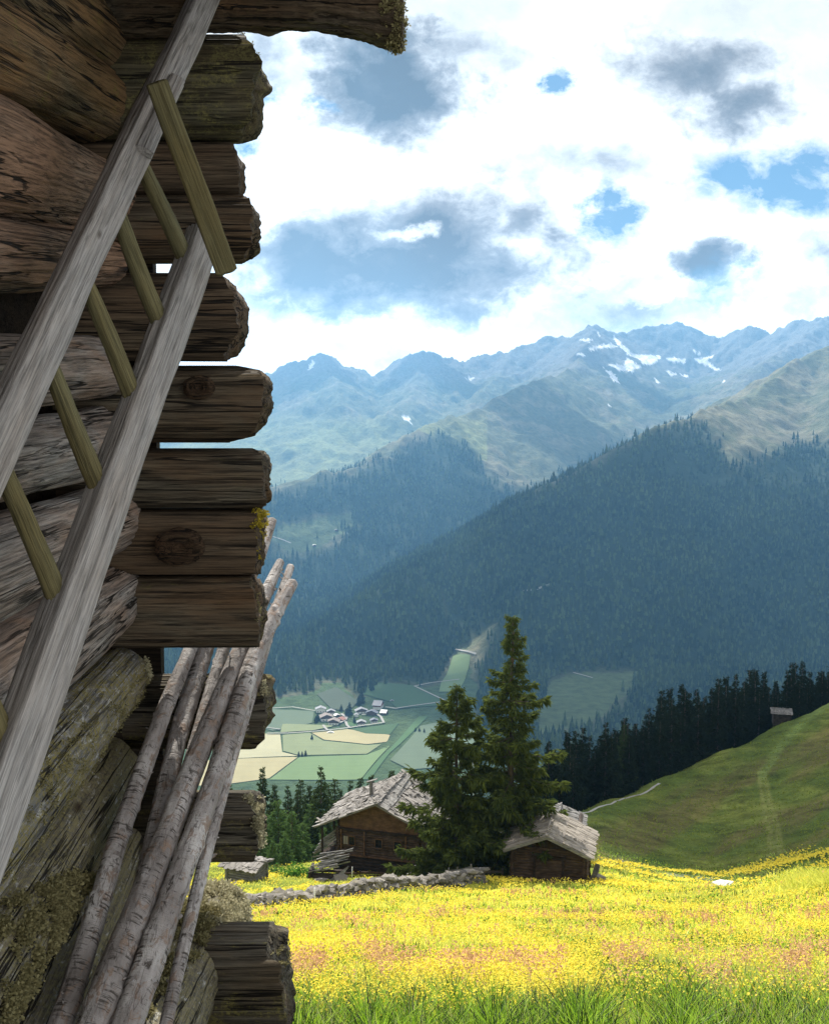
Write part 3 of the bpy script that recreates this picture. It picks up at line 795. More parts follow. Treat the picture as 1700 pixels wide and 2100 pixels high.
# ------------------------------------------------------------------ trees
def spruce(h, seed, nw=30, kb=6, twigs=7, leaves=5, R0=None, leaf_len=.5, leaf_w=.1, droop=.25, bare=.06, irregular=.3, pw=.75, thin=(), hang=.5):
    r = np.random.default_rng(seed)
    R0 = R0 or h * .16
    bran = []
    for i in range(nw):
        u0 = bare + (1 - bare) * (i / nw) ** 1.04
        n = max(3, int(round(kb * (1 - .45 * u0)))); a0 = r.uniform(0, 6.28)
        wl = 1 + irregular * .6 * r.normal()
        for k in range(n):
            u = u0 + r.normal(0, .25) / nw
            if u > .985 or u < .01: continue
            L = R0 * (1 - u) ** pw * np.clip(wl * (1 + irregular * r.normal()), .35, 1.7) * (.6 + .4 * smooth(0, .10, u - bare + .02))
            for (ta, tb, f) in thin:
                if ta < u < tb: L *= f * r.uniform(.6, 1.4)
            if r.random() < .10: continue
            bran.append((u * h, a0 + 6.28 * k / n + r.normal(0, .25), max(L, h * .013), u))
    P0 = []; D0 = []; S0 = []; br = []
    for z, a, L, u in bran:
        dx, dy = math.cos(a), math.sin(a)
        up = .55 * (u - .40)
        nt = max(3, int(twigs * (L / R0) ** .7 * 1.5) + 2)
        tt = .18 + .82 * ((np.arange(nt) + r.random(nt)) / nt) ** .62
        side = r.normal(0, .13, nt) * L * (1.15 - tt)
        zf = lambda t: z + L * (up * t - droop * t ** 1.4 + .26 * droop / .3 * t ** 3.2)
        P0.append(np.stack([dx * tt * L - dy * side, dy * tt * L + dx * side, zf(tt)], 1))
        D0.append(np.tile([dx, dy], (nt, 1))); S0.append(np.full(nt, .34 + .66 * min(1, L / R0) ** .6))
        br.append([(dx * L * t, dy * L * t, float(zf(t))) for t in np.linspace(0, 1, 4)])
    P0 = np.concatenate(P0); D0 = np.concatenate(D0); S0 = np.concatenate(S0)
    n = len(P0) * leaves
    P = np.repeat(P0, leaves, 0); D = np.repeat(D0, leaves, 0); S = np.repeat(S0, leaves) * np.clip(1 + .35 * r.normal(size=n), .4, 1.9)
    th = r.normal(0, .85, n)
    dz = np.where(r.random(n) < hang, r.normal(-1.0, .35, n), r.normal(.05, .3, n))
    d = np.stack([D[:, 0] * np.cos(th) - D[:, 1] * np.sin(th), D[:, 0] * np.sin(th) + D[:, 1] * np.cos(th), dz], 1)
    d /= np.linalg.norm(d, axis=1)[:, None]
    sdir = np.cross(d, r.normal(size=(n, 3))); sdir /= np.linalg.norm(sdir, axis=1)[:, None]
    P = P + r.normal(0, leaf_len * .16, (n, 3))
    Ln = (leaf_len * S)[:, None]; W = (leaf_w * S)[:, None]
    quad = np.stack([P, P + d * Ln * .45 + sdir * W, P + d * Ln + np.array([0, 0, -.12]) * Ln, P + d * Ln * .5 - sdir * W], 1)
    Vc = quad.reshape(-1, 3); Fc = np.arange(n * 4).reshape(n, 4)
    t = MB(); ns = 9
    t.tube([(.004 * h * math.sin(k), 0, h * (k / (ns - 1)) * .985 - .3) for k in range(ns)], [h * .0145 * (1 - k / ns) ** .8 * (1.45 if k == 0 else 1) + .01 for k in range(ns)], 7)
    lm = MB()
    for pts in br: lm.tube(pts, [h * .0022, h * .0016, h * .001, .004], 4, False)
    Vb = np.concatenate(t.V + lm.V)
    Fq = np.array(t.F[4] + [[i + t.n for i in f] for f in lm.F[4]])
    return Vb, [Fq, np.array(t.F[3])], Vc, Fc

def tree_meshes(key, mat, **kw):
    Vb, tm, Vc, Fc = spruce(**kw)
    return np_mesh('trunk', Vb, tm, M['trunk_bark'], True), np_mesh('crown', Vc, Fc, M[mat])
def put_tree(meshes, loc, name, label, rz=0, sc=(1, 1, 1), group=None, cat='tree'):
    r = empty(name, loc, rz); r.scale = sc; tag(r, label, cat, group)
    obj('trunk', meshes[0], r); obj('crown', meshes[1], r)
    return r
# the two hero spruces between the chalets
h1 = tree_meshes('hero_tall', 'needles', h=21.5, seed=11, nw=38, kb=10, twigs=10, leaves=16, R0=3.9, leaf_len=.50, leaf_w=.066, droop=.36, bare=.09, irregular=.40, pw=.72, thin=((.86, .93, .75), (.70, .74, .8), (.55, .60, .75)))
p = Gv(1046, 81); put_tree(h1, (p.x, p.y, p.z - .2), 'spruce_tree', 'taller spruce standing left of the small log hut', .4)
h2 = tree_meshes('hero_short', 'needles', h=15.6, seed=23, nw=29, kb=10, twigs=10, leaves=16, R0=3.25, leaf_len=.50, leaf_w=.066, droop=.38, bare=.05, irregular=.36, pw=.55, thin=((.60, .68, .7),))
p = Gv(935, 80); put_tree(h2, (p.x, p.y, p.z - .2), 'spruce_tree', 'shorter broad spruce in front of the chalet corner', 1.4)
h3 = tree_meshes('hero_low', 'needles', h=6.5, seed=29, nw=14, kb=8, twigs=9, leaves=13, R0=2.3, leaf_len=.42, leaf_w=.06, droop=.3, bare=.03, irregular=.35, pw=.55)
p = Gv(982, 84); put_tree(h3, (p.x, p.y, p.z - .2), 'spruce_tree', 'low bushy spruce filling the gap between the two tall spruces', .3, (.85, .85, .9))
p = Gv(873, 79); put_tree(h3, (p.x, p.y, p.z - .1), 'spruce_tree', 'smallest bushy spruce at the foot of the shorter spruce', 2.3, (.42, .42, .42))

# variants for the woods
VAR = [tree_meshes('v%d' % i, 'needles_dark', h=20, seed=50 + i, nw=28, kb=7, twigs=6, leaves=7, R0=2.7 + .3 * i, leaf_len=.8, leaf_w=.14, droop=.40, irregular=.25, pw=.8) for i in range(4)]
VMID = [tree_meshes('m%d' % i, 'needles_mid', h=16, seed=70 + i, nw=27, kb=7, twigs=6, leaves=7, R0=2.2 + .25 * i, leaf_len=.6, leaf_w=.10, droop=.38, irregular=.3, pw=.8) for i in range(3)]
VLAR = [tree_meshes('l%d' % i, 'larch', h=14, seed=90 + i, nw=26, kb=8, twigs=7, leaves=10, R0=3.0 + .3 * i, leaf_len=.55, leaf_w=.07, droop=.14, irregular=.28, pw=.62, hang=.35) for i in range(2)]
# dark wood behind the ridge of the hillside
sky_px = [1100, 1130, 1180, 1240, 1300, 1350, 1470, 1600, 1700, 1900]
sky_Y = [150, 152, 158, 168, 178, 190, 212, 238, 258, 290]
top_px = [1100, 1140, 1190, 1240, 1300, 1360, 1420, 1500, 1560, 1640, 1700, 1900]
top_py = [1545, 1520, 1505, 1487, 1470, 1425, 1405, 1390, 1380, 1372, 1362, 1330]
tr_ = random.Random(5)
spots = []
for row, (dy, nn) in enumerate([(4, 30), (14, 28), (28, 26), (46, 22)]):
    for k in range(nn):
        px = 1105 + (1790 - 1105) * (k + tr_.random()) / nn
        spots.append((px, np.interp(px, sky_px, sky_Y) + dy + tr_.uniform(-3, 5), row))
for i, (px, Y_, row) in enumerate(spots):
    b = Gv(px, Y_)
    tp = np.interp(px, top_px, top_py) + tr_.uniform(-22, 34) - (6 if row > 1 else 0) + (28 if row == 0 and tr_.random() < .5 else 0)
    H = at(px, tp, Y_).z - b.z
    H = max(8, min(H, 34))
    pale = abs(px - 1272) < 14 and row == 0
    m_ = VMID[i % 3] if pale else VAR[i % 4]
    base_h = 16 if pale else 20
    if px > 1730: lab = 'dark spruce of the wood at the right edge of the hillside'
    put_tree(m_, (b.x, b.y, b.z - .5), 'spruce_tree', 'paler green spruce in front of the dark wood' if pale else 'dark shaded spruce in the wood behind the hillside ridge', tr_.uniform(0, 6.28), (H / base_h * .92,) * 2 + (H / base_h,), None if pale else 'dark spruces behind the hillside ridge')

for i, (px, py, h_) in enumerate([(717, 1466, 22), (711, 1470, 16), (652, 1478, 14), (648, 1482, 12), (727, 1484, 13), (742, 1442, 24), (736, 1446, 18), (613, 1551, 8), (620, 1551, 8), (627, 1550, 9), (852, 1500, 7), (860, 1501, 8), (870, 1503, 8), (640, 1517, 9), (700, 1458, 12)]):
    q = hit(px, py)
    put_tree(VAR[i % 4], (q.x, q.y, q.z - .5), 'spruce_tree', 'dark little tree standing among the houses and fields of the valley hamlet', i * 1.3, (h_ / 20 * 1.5, h_ / 20 * 1.5, h_ / 20), 'trees about the valley hamlet')
# wood behind the chalet: spruces and pale larches
LEFT = [  # px, top py, Y, kind
 (541, 1562, 128, 's'), (592, 1603, 150, 's'), (618, 1590, 165, 's'), (565, 1600, 170, 's'), (660, 1562, 122, 'S'), (688, 1588, 150, 's'), (636, 1600, 135, 's'),
 (720, 1592, 150, 's'), (740, 1585, 160, 's'), (762, 1580, 150, 's'), (784, 1592, 165, 's'), (803, 1570, 150, 's'), (822, 1578, 160, 's'), (845, 1572, 150, 's'), (868, 1582, 158, 's'), (890, 1575, 150, 's'),
 (500, 1612, 150, 's'), (470, 1590, 145, 's'), (450, 1585, 150, 's'), (520, 1625, 150, 's'), (430, 1600, 140, 's'), (700, 1610, 135, 's'), (735, 1615, 132, 's'), (915, 1590, 150, 's'), (945, 1600, 150, 's'), (980, 1600, 155, 's'), (1010, 1590, 155, 's'), (1040, 1570, 158, 's'), (1070, 1560, 160, 's'), (1092, 1545, 160, 's'),
 (572, 1632, 118, 'l'), (600, 1655, 114, 'l'), (548, 1660, 120, 'l'), (622, 1680, 118, 'l'), (470, 1625, 125, 'l'), (500, 1650, 120, 'l'), (535, 1690, 112, 'l'), (640, 1640, 125, 'l'), (586, 1700, 108, 'l'), (648, 1610, 128, 'S'), (675, 1600, 130, 'S'), (612, 1610, 132, 's'), (664, 1690, 116, 'l'), (560, 1725, 106, 'l')]
LEFT += [(-190 + 62 * k, 1585 + (k * 37) % 45, 128 + (k * 53) % 40, 's') for k in range(10)]
WORD = {'s': ('spruce_tree', 'dark spruce in the wood beyond the chalet', 'dark spruces beyond the chalet'), 'S': ('spruce_tree', 'tall mid green spruce close behind the left end of the chalet', 'tall green spruces close behind the chalet'), 'l': ('larch_tree', 'pale green larch left of the chalet', 'pale larches left of the chalet')}
for i, (px, tp, Y_, k) in enumerate(LEFT):
    b = Gv(px, Y_); H = max(3, at(px, tp, Y_).z - b.z)
    m_, bh = (VLAR[i % 2], 14) if k == 'l' else (VMID[i % 3], 16)
    nm, lb, gp_ = WORD[k]
    if i == 0: lb, gp_ = 'slender lone spruce rising highest above the left wood', None
    if (px, k) == (660, 'S'): lb, gp_ = 'tallest spruce directly left of the chalet roof', None
    put_tree(m_, (b.x, b.y, b.z - .4), nm, lb, tr_.uniform(0, 6.28), (H / bh * (.8 if i == 0 else 1.),) * 2 + (H / bh,), gp_)

# ------------------------------------------------------------------ chalets and huts
def log_wall(b, x0, x1, y0, y1, z0, z1, n, over=.25, jit=.02):
    """four log walls as stacked round timbers"""
    hgt = (z1 - z0) / n; r = hgt * .54
    for i in range(n):
        z = z0 + hgt * (i + .5)
        for yy in (y0, y1):
            o0, o1 = over * (1 + .4 * rng.random()), over * (1 + .4 * rng.random())
            b.tube([(x0 - o0, yy + rng.normal(0, jit), z), (x1 + o1, yy + rng.normal(0, jit), z)], r * rng.uniform(.94, 1.06), 7)
        for xx in (x0, x1):
            o0, o1 = over * (1 + .4 * rng.random()), over * (1 + .4 * rng.random())
            b.tube([(xx + rng.normal(0, jit), y0 - o0, z + hgt * .5), (xx + rng.normal(0, jit), y1 + o1, z + hgt * .5)], r * rng.uniform(.94, 1.06), 7)

def roof_side(b, sg, xe, ze, zr, y0, y1, courses, w, jit=.06, th=.03, lap=1.35, tilt=.05, xr=0):
    """courses of split planks from eave (xe, ze) up to the ridge (xr, zr)"""
    sl = math.hypot(xe - xr, zr - ze); a = math.atan2(zr - ze, xe - xr)
    L = sl / courses
    for c in range(courses):
        y = y0
        while y < y1:
            ww = w * rng.uniform(.6, 1.4)
            s0 = L * c - .12 * L - rng.uniform(0, jit * 2); s1 = L * c + L * lap
            sm = (s0 + s1) / 2
            x = xe - math.cos(a) * sm; z = ze + math.sin(a) * sm + .03 + .018 * c % .05 + rng.uniform(0, .03)
            q = Matrix.Rotation(rng.normal(0, tilt * .6), 3, 'Z') @ Matrix.Rotation((a + rng.normal(0, tilt) + .03), 3, 'Y') @ Matrix.Rotation(rng.normal(0, tilt), 3, 'X')
            if sg < 0: q = Matrix.Diagonal((-1, 1, 1)) @ q @ Matrix.Diagonal((-1, 1, 1))
            b.box((sg * x, y + ww / 2, z), (s1 - s0, ww * .97, th * rng.uniform(.7, 1.5)), q)
            y += ww
def roof_deck(b, xe, ze, zr, y0, y1, t=.07):
    for sg in (-1, 1):
        V = [(sg * xe, y0, ze - t), (0, y0, zr - t), (0, y1, zr - t), (sg * xe, y1, ze - t)]
        V += [(x, y, z + t * .95) for x, y, z in V]
        b.add(V, [(0, 1, 2, 3), (4, 7, 6, 5), (0, 4, 5, 1), (2, 6, 7, 3), (0, 3, 7, 4), (1, 5, 6, 2)])

def gable(b, hw, z0, ztop, slope, y, w=.2, t=.05):
    x = -hw
    while x < hw - .01:
        ww = min(w * rng.uniform(.7, 1.3), hw - x); xm = x + ww / 2
        zt = ztop - slope * abs(xm)
        if zt > z0 + .05: b.box((xm, y + rng.normal(0, .006), (z0 + zt) / 2), (ww * .96, t, zt - z0))
        x += ww

# big chalet
p = Gv(777, 88.0)
ch = empty('log_chalet', (p.x, p.y, p.z), R(-16)); tag(ch, 'large dark brown log chalet with silvery plank roof left of the two spruces', 'chalet')
HW = 3.55; D_ = 6.6
b = MB(); log_wall(b, -HW, HW, 0, D_, -1.2, 1.45, 9); b.build('lower_wall', M['hut_wall_dark'], ch)
b = MB(); log_wall(b, -HW, HW, 0, D_, 1.45, 3.75, 10); b.build('wall', M['hut_wall'], ch)
sl_ = .455; ZR = 6.35
b = MB(); gable(b, HW, 3.72, ZR - .12, sl_, -.05); b.build('gable_boards', M['gable_boards'], ch); b = MB(); gable(b, HW, 3.72, ZR - .12, sl_, D_ + .05); b.build('gable_boards', M['gable_boards'], ch)
for x in (-3.3, -1.22, 2.45):
    b = MB(); b.box((x, -.2, 2.6), (.13, .12, 2.25)); b.build('post', M['gable_boards'], ch)
b = MB(); b.box((0, -.2, 1.47), (7.1, .12, .1)); b.build('sill_beam', M['gable_boards'], ch)
b = MB(); b.box((0, -.21, 3.74), (7.1, .14, .14)); b.build('tie_beam', M['hut_wall_dark'], ch)
def window(parent, x, z, w, h, y=-.16, mat='gable_boards'):
    f = MB()
    for s in (-1, 1):
        f.box((x + s * (w / 2 + .03), y, z), (.06, .16, h + .12)); f.box((x, y, z + s * (h / 2 + .03)), (w, .16, .06))
    fo = f.build('window', M[mat], parent)
    g = MB(); g.box((x, y + .03, z), (w, .04, h)); g.build('pane', M['glass_dark'], fo)
    g = MB(); g.box((x, y - .01, z), (.03, .05, h)); g.box((x, y - .01, z), (w, .045, .03)); g.build('glazing_bar', M['hut_wall_dark'], fo)
for x, z, w in ((-2.35, 2.72, .52), (.05, 2.72, .58), (1.72, 2.7, .58)): window(ch, x, z, w, .72)
b = MB(); b.box((-2.98, -.2, 2.74), (.2, .05, .7)); b.box((-3.2 + .43, -.2, 2.74), (.16, .05, .7)); b.build('shutter', M['roof_plank'], ch)
b = MB(); b.box((.8, -.2, .1), (.85, .1, 1.9)); b.build('door', M['hut_wall_dark'], ch)
XE = 5.45
for sg in (-1, 1):
    b = MB(); b.box((sg * HW, D_ / 2, 4.2), (.16, D_ + .2, .95)); b.build('knee_wall', M['hut_wall_dark'], ch)
b = MB(); roof_deck(b, XE, ZR - sl_ * XE, ZR, -.95, D_ + .8)
for sg in (-1, 1): roof_side(b, sg, XE, ZR - sl_ * XE, ZR, -.95, D_ + .8, 9, .3, .14, .035, 1.5, .09)
for k in range(150):   # loose boards and weighting stones lying about
    sg = rng.choice([-1, 1]); x = rng.uniform(.4, XE - .3); y = rng.uniform(-.7, D_ + .5)
    q = Matrix.Rotation(rng.uniform(0, 3.1), 3, 'Z') @ Matrix.Rotation(sg * math.atan(sl_), 3, 'Y')
    b.box((sg * x, y, ZR - sl_ * x + .11), (rng.uniform(.25, 1.1), rng.uniform(.1, .24), .04), q, .012)
rf = b.build('roof', M['roof_shingle'], ch)
b = MB()
for k in range(9): b.box((.55 + rng.normal(0, .04), -.9 + .9 * k + .4, ZR - .1), (1.25, .86, .04), Matrix.Rotation(math.atan(sl_), 3, 'Y') @ Matrix.Rotation(rng.normal(0, .02), 3, 'X'))
b.build('ridge_board', M['silver_wood'], rf)
b = MB(); b.bar((0.95, 2.2, ZR - .1), (.75, 6.5, ZR - .05), .08, .08); b.build('roof_pole', M['silver_wood'], rf)
b = MB(); b.tube([(-1.75, 3.3, ZR - 1.0), (-1.75, 3.3, ZR + .45)], [.16, .16], 9); cm_ = b.build('chimney', M['roof_dark'], rf)
b = MB(); b.bar((-2.15, 3.3, ZR + .38), (-1.2, 3.3, ZR + .72), .4, .05); b.build('chimney_cap', M['silver_wood'], cm_)
# left porch: posts, balcony floor, plank stair
for y in (-.5, 2.4, 5.2):
    b = MB(); b.box((-4.9, y, 1.2), (.14, .14, 5.2)); b.build('porch_post', M['hut_wall_dark'], ch)
b = MB(); b.box((-4.3, 2.5, 1.5), (1.4, 6.0, .1)); b.build('porch_floor', M['hut_wall_dark'], ch)
b = MB()
for k in range(5): b.bar((-5.7 + .12 * k, -.5 + .1 * k, 1.35 + .26 * k * .9), (-3.75, -.3 + .12 * k, 2.45 + .28 * k * .9), .1, .14, 0, .02)
b.build('plank_rack', M['silver_wood'], ch)
b = MB(); b.box((-4.15, -.6, .95), (1.3, .5, .9)); b.build('porch_crate', M['hay_hut'], ch)

# log hut right of the tall spruce
p = Gv(1123, 76.5)
hu = empty('log_hut', (p.x, p.y, p.z), R(-14)); tag(hu, 'small log hut with pale plank roof right of the taller spruce', 'hut')
HW2 = 2.62; D2 = 3.5; ZR2 = 3.92; XE2 = 3.2; s2 = .41
b = MB(); log_wall(b, -HW2, HW2, 0, D2, -.8, 2.72, 16, .18, .015); b.build('wall', M['hut_wall'], hu)
b = MB(); gable(b, HW2 + .1, 2.66, ZR2 - .1, s2, -.04, .5); b.build('gable_boards', M['hut_wall_dark'], hu); b = MB(); gable(b, HW2 + .1, 2.66, ZR2 - .1, s2, D2 + .04, .5); b.build('gable_boards', M['hut_wall_dark'], hu)
b = MB(); 
for k in range(8): b.box((.06, -.17, .12 + .24 * k), (1.95, .09, .225), None, .006)
b.build('door', M['hut_wall'], hu)
for x in (-.98, 1.1):
    b = MB(); b.box((x, -.2, 1.0), (.16, .14, 2.2)); b.build('door_post', M['hut_wall_dark'], hu)
b = MB(); b.box((.06, -.2, 2.12), (2.5, .15, .16)); b.build('lintel', M['hut_wall_dark'], hu)
b = MB(); roof_deck(b, XE2, ZR2 - s2 * XE2, ZR2, -.85, D2 + .75)
for sg in (-1, 1): roof_side(b, sg, XE2, ZR2 - s2 * XE2, ZR2, -.85, D2 + .75, 5, .2, .09 if sg > 0 else .14, .05, 1.22, .05 if sg > 0 else .09)
b.build('roof', M['roof_plank'], hu)
b = MB(); b.bar((-XE2, -.93, ZR2 - s2 * XE2 - .06), (0, -.93, ZR2 - .06), .05, .2); b.bar((0, -.93, ZR2 - .06), (XE2, -.93, ZR2 - s2 * XE2 - .06), .05, .2); b.build('barge_board', M['silver_wood'], hu)

def hay_hut(px, Y, W, D, H, rz, label, wall='hay_hut', roof='roof_dark', slope=.35, name='hay_hut', cat='hut', over=.45):
    p = Gv(px, Y); r = empty(name, (p.x, p.y, p.z), R(rz)); tag(r, label, cat)
    zr = H; xe = W / 2 + over
    b = MB(); log_wall(b, -W / 2, W / 2, 0, D, -.9, H - slope * W / 2 - .05, 10, .15, .02); b.build('wall', M[wall], r)
    b = MB(); gable(b, W / 2, H - slope * W / 2 - .1, zr - .1, slope, -.03, .3); b.build('gable_boards', M[wall], r); b = MB(); gable(b, W / 2, H - slope * W / 2 - .1, zr - .1, slope, D + .03, .3); b.build('gable_boards', M[wall], r)
    b = MB(); roof_deck(b, xe, zr - slope * xe, zr, -.5, D + .5)
    for sg in (-1, 1): roof_side(b, sg, xe, zr - slope * xe, zr, -.5, D + .5, 5, .28, .1, .04, 1.45, .09)
    b.build('roof', M[roof], r)
    return r
hay_hut(1140, 93, 3.9, 3.4, 4.35, -12, 'dark log hut half hidden behind the small log hut')
hay_hut(1072, 95, 3.6, 3.6, 2.7, -12, 'dark roofed hut seen through the lower boughs of the tall spruce')
hay_hut(1618, 233, 3.6, 3.4, 2.6, 76, 'tiny dark hay hut alone on the hillside ridge beside the wood', slope=.3)
hay_hut(533, 80, 1.9, 2.3, 1.45, 68, 'low grey log shed at the left edge of the lower meadow', 'silver_wood', 'roof_shingle', .22, 'log_shed', 'shed', .35)

# plank heap beside the chalet
p = Gv(672, 82.0); wp = empty('wood_pile', (p.x, p.y, p.z), R(-8)); tag(wp, 'heap of grey planks stacked on logs left of the large chalet', 'wood pile')
b = MB()
for k in range(10): b.bar((-1.45, -.5 + .12 * (k % 5), .1 + .16 * (k // 2)), (1.4, -.45 + .12 * (k % 5), .12 + .17 * (k // 2)), .14, .14, 0, .02)
for k in range(7): b.bar((-1.45 + .05 * k, -.8, .15 * k), (-1.35, .9, .15 * k), .16, .16, 0, .02)
b.build('log_stack', M['hay_hut'], wp)
b = MB()
for k in range(46):
    t = rng.random(); y = -1.0 + 1.9 * t; x = rng.uniform(-1.5, .5); ln = rng.uniform(1.1, 2.0); zz_ = .95 + .55 * t + .22 * (x + 1.5)
    b.bar((x, y + rng.normal(0, .08), zz_ + rng.normal(0, .05)), (min(x + ln, 1.9), y + rng.normal(.12, .16), zz_ + ln * rng.normal(.26, .06)), rng.uniform(.1, .2), .045, rng.normal(-.35, .2), .012)
for k in range(6): b.bar((-.2 + .2 * k, -1.2, 0), (1.2 + .12 * k, -.55, .95 + .1 * k), .12, .06, rng.normal(0, .3), .01)
b.build('covering_planks', M['silver_wood'], wp)
def rock_mesh(sz, seed):
    r = np.random.default_rng(seed)
    ph = (1 + 5 ** .5) / 2
    V = np.array([(-1, ph, 0), (1, ph, 0), (-1, -ph, 0), (1, -ph, 0), (0, -1, ph), (0, 1, ph), (0, -1, -ph), (0, 1, -ph), (ph, 0, -1), (ph, 0, 1), (-ph, 0, -1), (-ph, 0, 1)], float) / 1.9
    T = np.array([(0, 11, 5), (0, 5, 1), (0, 1, 7), (0, 7, 10), (0, 10, 11), (1, 5, 9), (5, 11, 4), (11, 10, 2), (10, 7, 6), (7, 1, 8), (3, 9, 4), (3, 4, 2), (3, 2, 6), (3, 6, 8), (3, 8, 9), (4, 9, 5), (2, 4, 11), (6, 2, 10), (8, 6, 7), (9, 8, 1)])
    V = V * np.sign(V).clip(-1, 1) ** 2 if False else V
    V = np.sign(V) * np.abs(V) ** .8
    V = V * (1 + .22 * r.normal(size=(12, 1))) * np.array(sz)
    return V, T
def put_rock(name, px, Y, sz, label, cat, mat='stone', seed=1, dz=0):
    p = Gv(px, Y); V, T = rock_mesh(sz, seed)
    o = obj(name, np_mesh(name, V, T, M[mat]), None, (p.x, p.y, p.z + sz[2] * .3 + dz)); return tag(o, label, cat)
put_rock('rock', 655, 80.5, (.5, .35, .22), 'pale flat rock in the grass below the plank heap', 'rock', 'stone', 3)
put_rock('stone_block', 701, 80.8, (.55, .4, .5), 'grey stone block right of the plank heap', 'stone', 'stone', 4)
put_rock('rock', 1222, 76.8, (.75, .5, .5), 'grey boulder at the right rear corner of the small log hut', 'rock', 'stone', 6)
M['white_stone'] = plain('white_stone', (.72, .71, .68), .8, .12, 3)
put_rock('boulder', 1478, 76.5, (.8, .5, .26), 'white boulder in the gully below the hillside', 'rock', 'white_stone', 8, .25)
p = Gv(1214, 76.2); b = MB(); b.bar((0, 0, .1), (.45, .3, 1.35), .5, .06); tag(b.build('plank', M['silver_wood'], None, False, (p.x, p.y, p.z)), 'pale plank leaning on the right side of the small log hut', 'plank')
p = Gv(848, 81); b = MB(); b.bar((-1.1, 0, .15), (.9, .2, .95), .22, .06); b.bar((.1, 0, .95), (1.6, .3, 1.0), .2, .06); b.bar((.1, 0, -.1), (.12, .05, 1.1), .1, .1); tag(b.build('trestle', M['silver_wood'], None, False, (p.x, p.y, p.z)), 'broken trestle of grey boards in front of the chalet corner', 'trestle')

# dry stone wall
sw = MB(); pts = [(478, 49.5), (560, 53.5), (640, 57.5), (720, 62), (800, 67), (870, 70.5), (930, 72.5), (988, 74)]
S_ = np.linspace(0, 1, 260)
wpx_ = np.interp(S_, np.linspace(0, 1, len(pts)), [a for a, _ in pts]); wY_ = np.interp(S_, np.linspace(0, 1, len(pts)), [b_ for _, b_ in pts])
k_ = 0
for i, (a, y) in enumerate(zip(wpx_, wY_)):
    hh = .55 + .35 * S_[i] + .25 * float(pn(i * .08, 0, 0, 3)) + .25 * smooth(.6, .8, S_[i])
    for L_ in range(5):
        if L_ * .2 > hh: continue
        q = Gv(a + rng.normal(0, 3), y + rng.normal(0, .22))
        s_ = rng.uniform(.12, .34) * (1.2 if L_ < 2 else 1)
        V, T = rock_mesh((s_ * rng.uniform(1, 1.9), s_ * rng.uniform(.8, 1.3), s_ * rng.uniform(.45, .75)), 100 + k_); k_ += 1
        a_ = rng.uniform(-.5, .5); e_ = rng.normal(0, .25)
        Mx = np.array(Matrix.Rotation(a_, 3, 'Z') @ Matrix.Rotation(e_, 3, 'Y')); V = V @ Mx.T
        sw.add(V + np.array([q.x, q.y, q.z + .1 + L_ * .2]), [tuple(t) for t in T])
tag(sw.build('dry_stone_wall', M['stone'], None, False), 'tumbled dry stone wall crossing the meadow below the chalets', 'wall')

# fences
def fence(pxY, label, hgt=1.1, rails=3, mat='silver_wood', post=.11, name='wooden_fence', cat='fence', rz_j=.05):
    P = [Gv(a, y) for a, y in pxY]; r = empty(name, P[0]); tag(r, label, cat)
    for q in P:
        b = MB(); v = q - P[0]; b.bar((v.x, v.y, v.z - .3), (v.x + rng.normal(0, .06), v.y, v.z + hgt * rng.uniform(.95, 1.2)), post, post, 0, .008); b.build('post', M[mat], r)
    for k in range(rails):
        for a, c in zip(P[:-1], P[1:]):
            b = MB(); va, vc = a - P[0], c - P[0]; z = hgt * (k + .7) / (rails + .2)
            b.bar((va.x, va.y - .07, va.z + z + rng.normal(0, rz_j)), (vc.x, vc.y - .07, vc.z + z + rng.normal(0, rz_j)), .05, .16, 0, .012); b.build('rail', M[mat], r)
    return r
fence([(918, 76.2), (936, 76.5), (968, 77)], 'grey board fence section just left of the tall spruce trunk', 1.25, 3)
fence([(978, 76.5), (1003, 77), (1030, 77.5)], 'dark low fence between the tall spruce trunk and the fence boards', .9, 2, 'hay_hut')
fence([(706, 83.2), (740, 83.4), (780, 83.6), (822, 83.8), (862, 83.9)], 'thin low rail fence along the front of the chalet', .5, 2, 'hut_wall', .06)
M['white_paint'] = plain('white_paint', (.75, .75, .72), .6, .06)
for px, Y_, h_, lb in [(645, 56.6, .95, 'thin white post at the middle of the stone wall'), (722, 82.5, .95, 'white post in front of the chalet wall'), (823, 69.5, .6, 'short white post behind the right part of the stone wall'), (543, 52.2, .6, 'short white post at the left part of the stone wall')]:
    p = Gv(px, Y_); b = MB(); b.tube([(0, 0, -.3), (.02, 0, h_)], [.045, .035], 7); tag(b.build('marker_post', M['white_paint'], None, True, p), lb, 'post', 'white marker posts in the meadow')

# leafy shrub by the plank heap
def shrub(px, Y, rx, rz_, n, label, mat='shrub_leaf', sz=.22):
    p = Gv(px, Y); u = rng.normal(size=(n, 3)); u /= np.linalg.norm(u, axis=1)[:, None]; u[:, 2] = np.abs(u[:, 2])
    c = u * (rng.random((n, 1)) ** .4) * np.array([rx, rx * .6, rz_]) * (1 + .3 * rng.normal(size=(n, 1)))
    d = rng.normal(size=(n, 3)); d /= np.linalg.norm(d, axis=1)[:, None]; s = np.cross(d, rng.normal(size=(n, 3))); s /= np.linalg.norm(s, axis=1)[:, None]
    q = np.stack([c, c + d * sz * .5 + s * sz * .35, c + d * sz, c + d * sz * .5 - s * sz * .35], 1).reshape(-1, 3)
    o = obj('shrub', np_mesh('shrub', q, np.arange(n * 4).reshape(n, 4), M[mat]), None, p); return tag(o, label, 'shrub')
shrub(612, 86, 1.7, .95, 900, 'leafy green shrub between the low shed and the plank heap')
shrub(560, 93, 1.3, .6, 500, 'small pale shrub behind the low grey shed', 'larch', .2)

